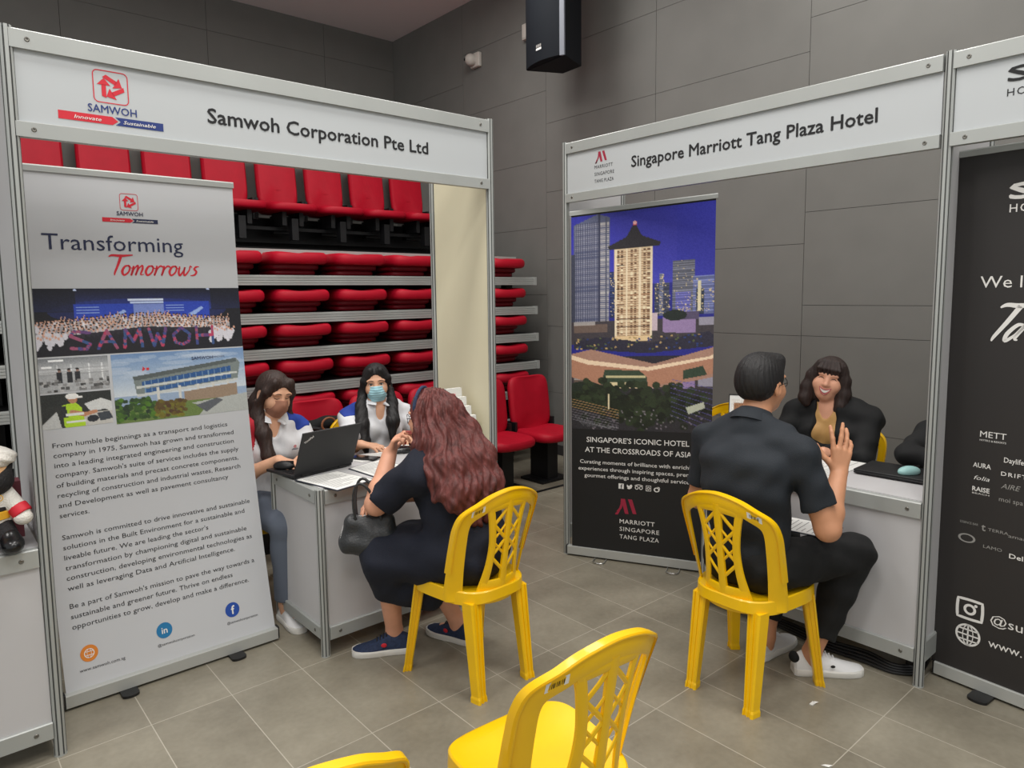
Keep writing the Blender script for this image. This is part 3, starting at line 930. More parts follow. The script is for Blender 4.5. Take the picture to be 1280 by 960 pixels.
# hand-lettered "Tomorrows"
def brush(mb, fm, u, v, xh, s=.9, sl=.28, word='Tomorrows'):
    """slanted brush script drawn stroke by stroke; xh = height of a small letter"""
    x = u
    def S(pts, w):
        stroke2(mb, fm, [(x + (a + sl * b) * xh * s, v + b * xh) for a, b in pts], [q * xh * 1.25 for q in w])
    for ch in word:
        if ch == 'T':
            S([(-.55, 1.72), (-.3, 1.86), (.4, 1.82), (1.35, 1.92)], [.06, .16, .2, .08]); S([(.42, 1.8), (.38, 1.0), (.30, .25), (.34, .0)], [.2, .17, .13, .05]); adv = .78
        elif ch == 'o':
            S([(.5, .92), (.2, .85), (.08, .4), (.3, .03), (.6, .3), (.62, .75), (.45, .95), (.62, .72), (.98, .70)], [.08, .14, .18, .14, .12, .13, .1, .08, .04]); adv = .80
        elif ch == 'm':
            S([(.1, .9), (.12, .4), (.1, .0), (.2, .6), (.42, .95), (.5, .6), (.46, .02), (.58, .65), (.8, .95), (.9, .6), (.86, .1), (1.15, .12)], [.13, .16, .12, .08, .12, .15, .12, .08, .12, .15, .1, .04]); adv = 1.15
        elif ch == 'r':
            S([(.1, .95), (.13, .5), (.1, .0), (.2, .6), (.4, .92), (.66, .82)], [.12, .16, .12, .08, .13, .12]); adv = .62
        elif ch == 'w':
            S([(.06, .92), (.1, .35), (.28, .03), (.5, .5), (.54, .85), (.55, .35), (.72, .04), (.98, .5), (1.0, .95), (1.2, .82)], [.1, .16, .15, .1, .12, .15, .14, .1, .1, .04]); adv = 1.18
        elif ch == 's':
            S([(.62, .92), (.35, .88), (.25, .66), (.5, .42), (.42, .1), (.05, .02)], [.06, .13, .15, .16, .14, .05]); adv = .7
        elif ch == 'a':
            S([(.6, .85), (.25, .85), (.08, .4), (.25, .04), (.52, .35), (.66, .9), (.64, .2), (.85, .1)], [.1, .14, .16, .14, .1, .14, .12, .04]); adv = .9
        x += adv * xh * s
    return x
brush(mr, fmL, .318, 1.722, .046, s=1.04, sl=.30)
P1 = ['From humble beginnings as a transport and logistics', 'company in 1975, Samwoh has grown and transformed', 'into a leading integrated engineering and construction', "company. Samwoh's suite of services includes the supply", 'of building materials and precast concrete components,', 'recycling of construction and industrial wastes, Research', 'and Development as well as pavement consultancy', 'services.']
W1 = [.70, .725, .722, .74, .735, .74, .68, .105]
P2 = ['Samwoh is committed to drive innovative and sustainable', 'solutions in the Built Environment for a sustainable and', "liveable future. We are leading the sector's", 'transformation by championing digital and sustainable', 'construction, developing environmental technologies as', 'well as leveraging Data and Artificial Intelligence.']
W2 = [.765, .735, .565, .735, .755, .67]
P3 = ["Be a part of Samwoh's mission to pave the way towards a", 'sustainable and greener future. Thrive on endless', 'opportunities to grow, develop and make a difference.']
W3 = [.752, .645, .715]
for L_, W_, z in ((P1, W1, 1.017), (P2, W2, .645), (P3, W3, .372)):
    for i, tx in enumerate(L_): letters(mt, fmL, tx, .052, z - .0405 * i, .0195, width=W_[i])
e1 = lambda a, b: fmL(a, b, .0006)
disc2(mo, fmL, .100, .186, .032); ring2(mw, e1, .100, .186, .017, .003); ring2(mw, e1, .100, .186, .017, .0025, rx=.45)
for v in (.179, .193): stroke2(mw, e1, [(.085, v), (.115, v)], .0025, smooth=False)
disc2(mte, fmL, .385, .188, .032); letters(mw, e1, 'in', .385, .176, .026, align='c', bold=.02)
disc2(mf, fmL, .676, .190, .032); letters(mw, e1, 'f', .678, .172, .036, align='c', bold=.025)
letters(mt, fmL, 'www.samwoh.com.sg', .060, .122, .0125, width=.165)
letters(mt, fmL, '@samwohcorporation', .352, .128, .0105, width=.15); letters(mt, fmL, '@samwohcorporation', .645, .132, .0105, width=.14)
for mbx, nm, m in ((mr, 'red_lettering', 'red_ink'), (mn, 'navy_lettering', 'navy_ink'), (mw, 'white_lettering', 'white_ink'), (mt, 'body_text', 'ink'), (mo, 'globe_icon', 'orange_ink'), (mte, 'network_icon', 'teal_ink'), (mf, 'social_icon', 'fb_ink')):
    mbx.build(nm, M[m], sh, off, smooth=False)

im = Img(290, 96, (14, 15, 24))
im.vgrad(0, .34, (12, 14, 34), (40, 56, 130)); im.ell(.5, .36, .42, .2, (34, 54, 150), .45)
im.rect(0, 0, .2, .35, (10, 11, 20), .6); im.rect(.84, 0, 1, .35, (10, 11, 20), .6)
im.rect(.19, .24, .46, .52, (36, 66, 178)); im.rect(.60, .22, .83, .52, (36, 66, 178)); im.rect(.455, .25, .6, .5, (120, 140, 206)); im.rect(.43, .17, .60, .2, (214, 226, 250)); im.rect(.44, .205, .6, .235, (190, 206, 240))
im.poly([(.33, .46), (.41, .33), (.42, .36), (.36, .5)], (150, 176, 230)); im.poly([(.72, .42), (.79, .3), (.8, .33), (.75, .45)], (150, 176, 230))
for y in (.28, .32, .36): im.rect(.2, y, .3, y + .015, (150, 176, 230)); im.rect(.61, y - .01, .7, y + .005, (150, 176, 230))
im.rect(0, .88, 1, 1, (24, 22, 30))
for rr in range(6):
    yb = .50 + rr * .036
    n_ = 62 - 3 * rr
    for q in range(n_):
        xx = (q + .5 * (rr % 2)) / n_ + RNG.normal(0, .002)
        if xx < .02 or xx > .93: continue
        yy = yb - .10 * math.exp(-((xx - .5) / .3) ** 2) + RNG.normal(0, .006)
        sh_ = RNG.integers(140, 226)
        im.ell(xx, yy + .06, .0085, .045, (sh_, sh_ - 4, sh_)); im.ell(xx, yy, .0048, .022, (206, 158, 136)); im.ell(xx, yy - .012, .005, .012, (40, 26, 24))
        if RNG.random() < .25: im.line(xx, yy + .04, xx + .008, yy - .05, .0016, (214, 170, 146))
im.poly([(.15, .70), (.5, .60), (.88, .66), (.88, 1), (.15, 1)], (20, 18, 30), .9); im.rect(0, .86, 1, 1, (20, 18, 28))
for q in range(12):
    for x0 in (.03, .07, .11, .85, .89, .93): im.ell(x0 + RNG.normal(0, .012), .76 + RNG.normal(0, .05), .010, .05, (206, 204, 212))
for q in range(10): im.ell(.02 + .012 * q, .7 + .02 * (q % 3), .005, .02, (206, 158, 136)); im.ell(.84 + .013 * q, .66 + .02 * (q % 3), .005, .02, (206, 158, 136))
GL = {'S': [[(1, .1), (.2, 0), (0, .25), (1, .72), (.8, 1), (0, .92)]], 'A': [[(0, 1), (.5, 0), (1, 1)], [(.2, .65), (.8, .65)]], 'M': [[(0, 1), (.1, 0), (.5, .7), (.9, 0), (1, 1)]], 'W': [[(0, 0), (.25, 1), (.5, .3), (.75, 1), (1, 0)]], 'O': [[(.5, 0), (0, .4), (.1, .85), (.5, 1), (.9, .85), (1, .4), (.5, 0)]], 'H': [[(0, 0), (0, 1)], [(1, 0), (1, 1)], [(0, .5), (1, .5)]]}
for q, ch in enumerate('SAMWOH'):
    x0 = .165 + q * .118; w_ = .082
    for st in GL[ch]:
        for (xa, ya), (xb, yb) in zip(st[:-1], st[1:]):
            for k in range(6):
                t0, t1 = k / 6, (k + 1) / 6
                col = [(176, 56, 90), (56, 66, 126), (96, 62, 116), (150, 76, 106), (52, 80, 130)][int(RNG.integers(0, 5))]
                im.line(x0 + w_ * (xa + (xb - xa) * t0), .64 + .27 * (ya + (yb - ya) * t0), x0 + w_ * (xa + (xb - xa) * t1), .64 + .27 * (ya + (yb - ya) * t1), .0075, col)
im.ell(.2, .03, .008, .015, (200, 214, 250)); im.ell(.83, .02, .008, .015, (200, 214, 250))
im.noise(9)
print_photo('crowd_photo', im, fmL, .012, 1.388, .858, 1.666, sh, off)
im = Img(96, 54, (170, 172, 174))
im.vgrad(0, .45, (120, 124, 128), (206, 208, 210)); im.rect(.2, .05, .4, .12, (246, 248, 250)); im.rect(.1, .25, .24, .29, (246, 248, 250))
for x in (.05, .3, .48, .72, .9): im.rect(x, .2, x + .015, .7, (220, 222, 224))
for y in (.32, .4, .48): im.rect(0, y, 1, y + .02, (150, 152, 154))
for x in (.33, .46, .57): im.rect(x - .035, .42, x + .035, .75, (34, 36, 42)); im.ell(x, .38, .022, .05, (150, 120, 108)); im.ell(x, .345, .024, .03, (28, 26, 28))
for q in range(60): im.rect(*(lambda a, b, c_, d_: (a, b, a + c_, b + d_))(RNG.random(), .62 + .33 * RNG.random(), .05, .08), tuple([int(RNG.integers(50, 190))] * 3))
im.noise(14)
print_photo('workshop_photo', im, fmL, .012, 1.242, .280, 1.381, sh, off)
im = Img(96, 54, (44, 46, 44))
im.rect(0, .0, 1, .35, (38, 42, 40)); im.poly([(0, .95), (.25, .5), (.3, 1), (0, 1)], (196, 198, 196)); im.poly([(.62, .35), (.85, .22), (1, .35), (1, .7), (.9, .55), (.7, .6)], (210, 212, 210))
im.rect(.55, .62, 1, 1, (196, 194, 188)); im.poly([(.78, .66), (.95, .62), (1, .85), (.82, .9)], (60, 66, 74)); im.poly([(.32, .35), (.5, .28), (.58, .45), (.62, 1), (.34, 1)], (176, 214, 40)); im.poly([(.3, .38), (.37, .36), (.40, .7), (.32, .7)], (40, 42, 46))
im.line(.45, .56, .62, .66, .035, (190, 134, 100)); im.line(.62, .66, .76, .6, .03, (190, 134, 100)); im.ell(.47, .2, .06, .11, (182, 130, 98)); im.ell(.465, .1, .085, .09, (236, 236, 232)); im.rect(.40, .12, .60, .16, (230, 230, 226))
im.rect(.36, .6, .6, .66, (226, 228, 220)); im.rect(.36, .82, .62, .87, (226, 228, 220)); im.ell(.72, .8, .08, .1, (34, 38, 46)); im.noise(10)
print_photo('worker_photo', im, fmL, .012, 1.094, .280, 1.234, sh, off)
im = Img(200, 104, (150, 170, 196))
im.vgrad(0, .62, (106, 138, 180), (206, 214, 220))
for q in range(26): im.ell(RNG.random(), .05 + .3 * RNG.random(), .06 + .1 * RNG.random(), .03, (196, 206, 218), .35)
im.poly([(.14, .34), (.93, .16), (.96, .24), (.93, .5), (.16, .62)], (120, 130, 128))
im.poly([(.14, .34), (.93, .16), (.93, .22), (.15, .40)], (84, 92, 92))
im.poly([(.20, .42), (.88, .28), (.88, .36), (.20, .48)], (40, 84, 140)); im.poly([(.22, .53), (.88, .40), (.88, .47), (.22, .59)], (46, 90, 146))
for q in range(14): im.line(.22 + .048 * q, .42 - .009 * q, .22 + .048 * q, .58 - .009 * q, .003, (120, 150, 178))
im.poly([(.16, .485), (.93, .37), (.93, .40), (.16, .52)], (200, 204, 200)); im.poly([(.16, .6), (.93, .48), (.93, .52), (.16, .64)], (196, 200, 198))
for x in (.3, .46, .6, .72, .84): im.rect(x, .52, x + .022, .78, (206, 206, 200))
im.poly([(.5, .62), (.92, .55), (.92, .76), (.5, .78)], (150, 130, 110)); im.rect(.0, .76, 1, 1, (104, 126, 66)); im.poly([(.55, .8), (1, .72), (1, 1), (.6, 1), (.66, .88)], (176, 180, 176)); im.poly([(.58, .84), (.75, .76), (.8, .8), (.66, .96)], (90, 94, 100))
for q in range(240):
    x, y = RNG.random() * .5, .66 + .3 * RNG.random()
    if x > .25 and y < .72: continue
    g_ = int(RNG.integers(52, 128)); im.ell(x, y, .018, .028, (g_ * .62 + (x > .28) * 44, g_ * .95, 34))
im.poly([(.21, .27), (.215, .2), (.235, .24)], (200, 40, 50)); im.rect(.24, .22, .26, .26, (200, 40, 50))
im.noise(7)
bp = print_photo('building_photo', im, fmL, .292, 1.084, .858, 1.382, sh, off)
mb = MB(); letters(mb, e1, 'SAMWOH', .62, 1.338, .014, width=.095, bold=.02); letters(mb, e1, 'INNOVATE', .718, 1.342, .008, width=.05); mb.build('navy_lettering', M['navy_ink'], sh, off, smooth=False)

# --- hotel banner
RA = V(3.03, 3.0); RD = nrm(V(3.405, 2.263) - RA); RN = V(-.891, -.454)
def fmR(u, v, e=0.0):
    p = RA + RD * u + RN * (e + .001); return (p[0], p[1], v * (1 + .026 * u / .85))
hb = thing('roll_up_banner', 'black roll-up banner with a night photo of a hotel tower', 'banner', (3.2, 2.63, 0))
off = (3.2, 2.63, 0)
d, n = cassette(hb, tuple(RA), tuple(RA + RD * .85), off)
for u in (.215, .655):
    c = RA + RD * u; mb = MB()
    mb.tube([(*(c + RD * a + RN * b), .006) for a, b in ((-.035, -.03), (-.035, .07), (-.028, .085), (-.012, .092), (.012, .092), (.028, .085), (.035, .07), (.035, -.03))], .0035, 6)
    mb.build('wire_foot', M['silver'], hb, off)
sh = sheet(fmR, .028, .856, .058, 2.085).build('banner_sheet', M['vinyl_black'], hb, off)
mb = MB(); p0, p1 = V(*fmR(.018, 2.075)), V(*fmR(.866, 2.075))
mb.loft([[p + V(RN[0] * y, RN[1] * y, z) for y, z in ((.006, 0), (.006, .022), (.003, .027), (-.012, .027), (-.014, 0))] for p in (p0, p1)])
mb.build('top_rail', M['alu'], hb, off, smooth=False)
MB().tube([fmR(.43, z, -.03) for z in (.05, 1.0, 2.08)], .008).build('support_pole', M['black_metal'], hb, off)
mw, mr, mh, mp, ml = MB(), MB(), MB(), MB(), MB()
letters(mh, fmR, "SINGAPORE'S ICONIC HOTEL", .122, .722, .031, width=.61, bold=.012)
mh2 = MB(); letters(mh2, fmR, 'AT THE CROSSROADS OF ASIA', .112, .660, .031, width=.635, bold=.012)
for i, (tx, u, w_) in enumerate((('Curating moments of brilliance with enriching', .080, .695), ('experiences through inspiring spaces, premium', .070, .73), ('gourmet offerings and thoughtful service.', .108, .635))):
    letters(mp, fmR, tx, u, .590 - .042 * i, .0225, width=w_, bold=.008)
# five little social marks
poly2(mw, fmR, [(.320, .448), (.352, .448), (.352, .480), (.320, .480)])
letters(mw, fmR, 'f', .0, .0, .001)
for pts in ([(.372, .452), (.385, .449), (.398, .455), (.404, .470), (.399, .478), (.390, .476), (.387, .468), (.376, .472), (.372, .478), (.370, .466), (.376, .457)],): poly2(mw, fmR, pts)
ring2(mw, fmR, .430, .462, .009, .004); ring2(mw, fmR, .455, .462, .009, .004); stroke2(mw, fmR, [(.418, .474), (.4425, .480), (.467, .474)], .004)
stroke2(mw, fmR, [(.486, .448), (.514, .448), (.514, .478), (.486, .478), (.486, .448)], .004, smooth=False); ring2(mw, fmR, .500, .463, .007, .0035)
ring2(mw, fmR, .548, .458, .011, .006, rx=1.25); stroke2(mw, fmR, [(.553, .474), (.563, .472), (.566, .462)], .0035)
m_logo(mr, mr, fmR, .305, .290, .125, .098)
for i, tx in enumerate(('MARRIOTT', 'SINGAPORE', 'TANG PLAZA')): letters(ml, fmR, tx, .328, .238 - .047 * i, .0255, width=(.21, .238, .236)[i], bold=(.012, 0, 0)[i], spacing=1.1)
mw.build('social_icons', M['white_ink'], sh, off, smooth=False); mh.build('headline', M['white_ink'], sh, off, smooth=False); mh2.build('headline', M['white_ink'], sh, off, smooth=False); mp.build('body_text', M['white_ink'], sh, off, smooth=False); ml.build('hotel_wordmark', M['white_ink'], sh, off, smooth=False); mr.build('red_emblem', M['wine_ink'], sh, off, smooth=False)
mk = MB(); letters(mk, lambda a, b: fmR(a, b, .0006), 'f', .338, .450, .026, align='c', bold=.02); mk.build('social_letter', M['ink'], sh, off, smooth=False)
im = Img(190, 292, (38, 40, 140))
im.vgrad(0, .5, (42, 44, 160), (70, 70, 190)); im.ell(.55, .22, .6, .2, (60, 56, 190), .25); im.rect(.75, 0, 1, .5, (40, 44, 170), .4)
# left block
im.poly([(.02, .06), (.20, .0), (.285, .03), (.28, .78), (.02, .78)], (92, 98, 128))
for q in range(54):
    y = .06 + q * .0135; im.rect(.03, y, .20, y + .006, (160, 160, 176), .75); im.rect(.215, y, .28, y + .007, (206, 200, 196), .8)
for q in range(10): im.rect(.035 + .017 * q, .05, .040 + .017 * q, .78, (58, 62, 90))
im.rect(.20, .0, .217, .78, (52, 56, 84)); im.rect(.255, .03, .262, .78, (80, 84, 108)); im.rect(0, .26, .03, .8, (60, 64, 84))
# far towers
for x0, x1, y0, c in ((.285, .33, .40, (40, 50, 90)), (.60, .70, .5, (56, 60, 80)), (.72, .87, .36, (96, 98, 112)), (.86, .995, .47, (104, 112, 160)), (.74, .84, .57, (96, 96, 168)), (.88, .93, .55, (40, 50, 70)), (.63, .66, .44, (100, 104, 130))):
    im.rect(x0, y0, x1, .72, c)
    for q in range(int((.72 - y0) / .014)): im.rect(x0, y0 + q * .014, x1, y0 + q * .014 + .004, tuple(min(255, k * 1.5 + 20) for k in c), .6)
    for q in range(40): im.rect(*(lambda a, b: (a, b, a + .007, b + .005))(x0 + (x1 - x0) * RNG.random(), y0 + (.7 - y0) * RNG.random()), (226, 206, 160))
im.rect(.89, .5, .91, .7, (236, 226, 190))
# base blocks
im.rect(0, .74, 1, .9, (66, 60, 66)); im.rect(.02, .76, .27, .82, (110, 92, 84)); im.rect(.56, .7, .62, .82, (206, 186, 196)); im.poly([(.66, .73), (.88, .74), (.88, .84), (.66, .83)], (156, 132, 176)); im.rect(.72, .70, .9, .75, (90, 80, 110)); im.ell(.74, .72, .08, .035, (28, 38, 34))
im.rect(.9, .74, 1, .79, (160, 156, 172)); im.rect(.02, .74, .18, .765, (206, 200, 196), .7)
# hotel tower
im.poly([(.315, .245), (.585, .245), (.575, .875), (.325, .875)], (226, 200, 164))
for q in range(42):
    y = .26 + q * .0146
    im.rect(.325, y, .575, y + .0042, (172, 132, 98))
    for x in (.335, .365, .43, .46, .52, .55):
        im.rect(x, y + .004, x + .016, y + .011, (110, 82, 62) if RNG.random() < .75 else (250, 238, 206))
for x in (.322, .398, .492, .568): im.rect(x, .25, x + .014, .87, (244, 226, 196))
for y in (.30, .36, .42, .52, .63, .73, .78): im.rect(.33 if y != .42 else .41, y, .39 if y < .7 else .57, y + .008, (66, 50, 46))
im.poly([(.445, .10), (.47, .10), (.51, .175), (.64, .228), (.63, .25), (.28, .25), (.27, .228), (.40, .175)], (40, 36, 42)); im.rect(.445, .075, .475, .10, (220, 86, 96)); im.ell(.46, .085, .014, .012, (255, 190, 190))
im.rect(.32, .845, .58, .885, (236, 206, 160))
# podium
im.poly([(.02, .88), (.22, .85), (.56, .90), (.97, .83), (1, .86), (1, .93), (.55, .97), (.02, .93)], (44, 42, 60))
for q in range(90): im.ell(.03 + .9 * RNG.random(), .85 + .09 * RNG.random(), .008, .006, [(40, 60, 120), (90, 100, 60), (190, 160, 110), (36, 40, 56)][int(RNG.integers(0, 4))])
im2 = im
# lower part of the picture
T = Img(190, 292)
src = im.a.copy()
hcut = .66
ys = np.clip((np.arange(292) / 292 / hcut * 292).astype(int), 0, 291)
top_ = src[ys]; im.a[:int(292 * hcut)] = top_[:int(292 * hcut)]
im.rect(0, .655, 1, .7, (44, 40, 50)); im.poly([(0, .64), (.15, .62), (.6, .69), (1, .62), (1, .75), (.6, .8), (0, .75)], (176, 136, 118))
im.poly([(0, .645), (.13, .67), (.55, .705), (.97, .66), (1, .65), (1, .668), (.56, .722), (.12, .69), (0, .665)], (250, 222, 190))
im.poly([(0, .665), (.12, .69), (.56, .722), (1, .668), (1, .735), (.6, .79), (.2, .785), (0, .75)], (186, 134, 108))
im.poly([(.25, .715), (.50, .72), (.55, .75), (.56, .79), (.22, .785)], (58, 74, 56)); im.rect(.26, .742, .54, .752, (206, 196, 150)); im.rect(.24, .775, .55, .79, (232, 214, 170)); im.poly([(.22, .79), (.56, .79), (.52, .83), (.27, .84)], (240, 214, 170))
im.rect(.0, .80, 1, 1, (48, 46, 50)); im.ell(.2, .86, .24, .055, (34, 44, 34)); im.ell(.1, .82, .16, .05, (36, 46, 36))
for q in range(260):
    x, y = RNG.normal(.56, .17), RNG.normal(.875, .045)
    g_ = int(RNG.integers(26, 62)); im.ell(x, y, .028, .016, (g_ * .8, g_, g_ * .62))
for q in range(80):
    x, y = RNG.normal(.16, .09), RNG.normal(.835, .022); g_ = int(RNG.integers(30, 66)); im.ell(x, y, .022, .013, (g_ * .8, g_, g_ * .62))
for q in range(9): im.line(0, .855 + .012 * q, .35, .905 + .012 * q, .002, (206, 160, 110) if q < 4 else (130, 126, 136), .8); im.line(.72, .76 + .02 * q, 1, .80 + .024 * q, .0018, (96, 90, 160), .8)
im.poly([(.82, .885), (.94, .86), (.95, .885), (.84, .915)], (196, 200, 180)); im.poly([(.8, .72), (.93, .70), (.96, .74), (.8, .76)], (52, 70, 54))
for q in range(22): im.line(.01 + .012 * q, .93 + .003 * q, .10 + .012 * q, .985, .0012, (130, 130, 134), .6)
for q in range(60): im.ell(.1 + .85 * RNG.random(), .9 + .1 * RNG.random(), .006, .004, (150, 140, 150), .7)
im.line(.28, .83, .28, .90, .004, (236, 220, 180))
im.noise(8)
print_photo('hotel_photo', im, fmR, .028, .800, .856, 2.066, sh, off)

# --- third banner
TA = V(3.188, .982); TD = nrm(V(3.16, .66) - TA); TN = V(-TD[1], TD[0]) if np.dot(V(-TD[1], TD[0]), V(1, 1)) < 0 else -V(-TD[1], TD[0])
def fm3(u, v, e=0.0):
    p = TA + TD * u + TN * (e + .001); return (p[0], p[1], v)
bb = thing('roll_up_banner', 'charcoal roll-up banner with many small brand names, at the right edge', 'banner', (3.15, .55, 0))
off = (3.15, .55, 0)
d, n = cassette(bb, tuple(TA), tuple(TA + TD * .85), off)
for u in (.19, .66): flat_foot(bb, tuple(TA + TD * u), n, d, off, L=.075, w=.036)
sh = sheet(fm3, -.015, .85, .058, 2.14).build('banner_sheet', M['vinyl_brown'], bb, off)
mb = MB(); p0, p1 = V(*fm3(-.018, 2.132)), V(*fm3(.86, 2.132))
mb.loft([[p + V(TN[0] * y, TN[1] * y, z) for y, z in ((.006, 0), (.006, .022), (.003, .027), (-.012, .027), (-.014, 0))] for p in (p0, p1)])
mb.build('top_rail', M['alu'], bb, off, smooth=False)
MB().tube([fm3(.43, z, -.03) for z in (.05, 1.0, 2.13)], .008).build('support_pole', M['black_metal'], bb, off)
def part3(name, ink, *fns):
    mb = MB()
    for f in fns: f(mb)
    mb.build(name, M[ink], sh, off, smooth=False)
def tx3(name, ink, body, u, v, cap, **kw): part3(name, ink, lambda mb: letters(mb, fm3, body, u, v, cap, **kw))
part3('hotel_wordmark', 'white_ink', lambda mb: letters(mb, fm3, 'S', .170, 1.955, .055, width=.075, bold=.05), lambda mb: letters(mb, fm3, 'HO', .172, 1.905, .03, spacing=1.2, bold=.008))
tx3('headline', 'white_ink', 'We l', .088, 1.625, .045, width=.14)
part3('script_headline', 'white_ink', lambda mb: brush(mb, fm3, .115, 1.42, .075, s=.85, sl=.75, word='Ta'))
part3('brand_mark', 'white_ink', lambda mb: letters(mb, fm3, 'METT', .118, 1.042, .024, width=.09), lambda mb: letters(mb, fm3, 'HOTELS & RESORTS', .118, 1.026, .007, width=.09))
for ink, body, u, v, cap, w_, kw in (('white_ink', 'Daylife', .205, .955, .020, .065, dict(bold=.01)), ('white_ink', 'AURA', .100, .918, .019, .062, dict(bold=.015)), ('white_ink', 'DRIFT', .198, .902, .016, .085, dict(bold=.01, spacing=1.2)),
                                    ('white_ink', 'folia', .105, .868, .017, .055, dict(shear=.3)), ('grey_ink', 'AIRE', .200, .852, .02, .065, dict(shear=.3)), ('grey_ink', 'moi spa', .196, .800, .018, .08, {}),
                                    ('grey_ink', 'ESSENCE BAR', .065, .682, .009, .065, {}), ('grey_ink', 'amarin', .235, .665, .013, .08, {}), ('grey_ink', 'LAMO', .152, .600, .013, .065, {}), ('white_ink', 'Delim', .242, .585, .018, .08, dict(bold=.02))):
    tx3('brand_mark', ink, body, u, v, cap, width=w_, **kw)
part3('brand_mark', 'white_ink', lambda mb: letters(mb, fm3, 'RAISE', .102, .822, .018, width=.06, bold=.03), lambda mb: letters(mb, fm3, 'BEACH', .102, .81, .006, width=.06))
part3('brand_mark', 'grey_ink', lambda mb: letters(mb, fm3, 't', .142, .668, .03, bold=.02), lambda mb: letters(mb, fm3, 'TERRA', .165, .672, .012, width=.07))
part3('brand_mark', 'grey_ink', lambda mb: ring2(mb, fm3, .092, .622, .016, .005, rx=1.7))
part3('camera_icon', 'white_ink', lambda mb: stroke2(mb, fm3, [(.118 + .046 * math.cos(t) * min(1 / max(abs(math.cos(t)), .01), 1 / max(abs(math.sin(t)), .01)) ** .86, .330 + .040 * math.sin(t) * min(1 / max(abs(math.cos(t)), .01), 1 / max(abs(math.sin(t)), .01)) ** .86) for t in np.linspace(0, 2 * math.pi, 41)], .011, smooth=False),
      lambda mb: ring2(mb, fm3, .118, .330, .018, .010), lambda mb: disc2(mb, fm3, .139, .351, .006))
part3('globe_icon', 'white_ink', lambda mb: ring2(mb, fm3, .116, .222, .042, .008), lambda mb: ring2(mb, fm3, .116, .222, .042, .007, rx=.45), lambda mb: stroke2(mb, fm3, [(.116, .264), (.116, .18)], .006, smooth=False),
      *[(lambda mb, v=v: stroke2(mb, fm3, [(.078, v), (.154, v)], .006, smooth=False)) for v in (.200, .222, .244)])
tx3('account_name', 'white_ink', '@su', .192, .302, .038, width=.11)
tx3('web_address', 'white_ink', 'www.', .190, .205, .034, width=.115)
# ------------------------------------------------------------------ yellow chairs
def chair_surface(x, z):
    """y of the back shell at width x and height z"""
    q = min(max((z - .43) / .39, 0), 1)
    return -.185 - .065 * q + (3.1 - 1.9 * q) * x * x
def chair_strip(mb, pts, w, th=.012, lip=0.0, n=6, dy=0.0):
    p = np.array(pts, float); ws = np.array(w if hasattr(w, '__len__') else [w] * len(p), float)
    q, qw = [], []
    for i in range(len(p) - 1):
        a, b, c, d = p[max(i - 1, 0)], p[i], p[i + 1], p[min(i + 2, len(p) - 1)]
        for t in np.linspace(0, 1, n + 1)[:-1]:
            q.append(.5 * ((2 * b) + (c - a) * t + (2 * a - 5 * b + 4 * c - d) * t * t + (3 * b - a - 3 * c + d) * t ** 3)); qw.append(ws[i] * (1 - t) + ws[i + 1] * t)
    q.append(p[-1]); qw.append(ws[-1]); q = np.array(q); qw = np.array(qw)
    tg = np.gradient(q, axis=0); tg /= np.linalg.norm(tg, axis=1)[:, None] + 1e-9
    nn = np.stack([-tg[:, 1], tg[:, 0]], 1)
    rings = []
    for a, m, ww in zip(q, nn, qw):
        L, R = a + m * ww / 2, a - m * ww / 2
        Li, Ri = a + m * (ww / 2 - .006), a - m * (ww / 2 - .006)
        f = lambda P, y: (P[0], chair_surface(P[0], P[1]) + y + dy, P[1])
        rings.append([f(Li, -th / 2), f(L, -th / 2 + .003), f(L, th / 2 - .003), f(Li, th / 2), f(Ri, th / 2), f(R, th / 2 - .003), f(R, -th / 2 + .003), f(Ri, -th / 2)])
    mb.loft(rings)
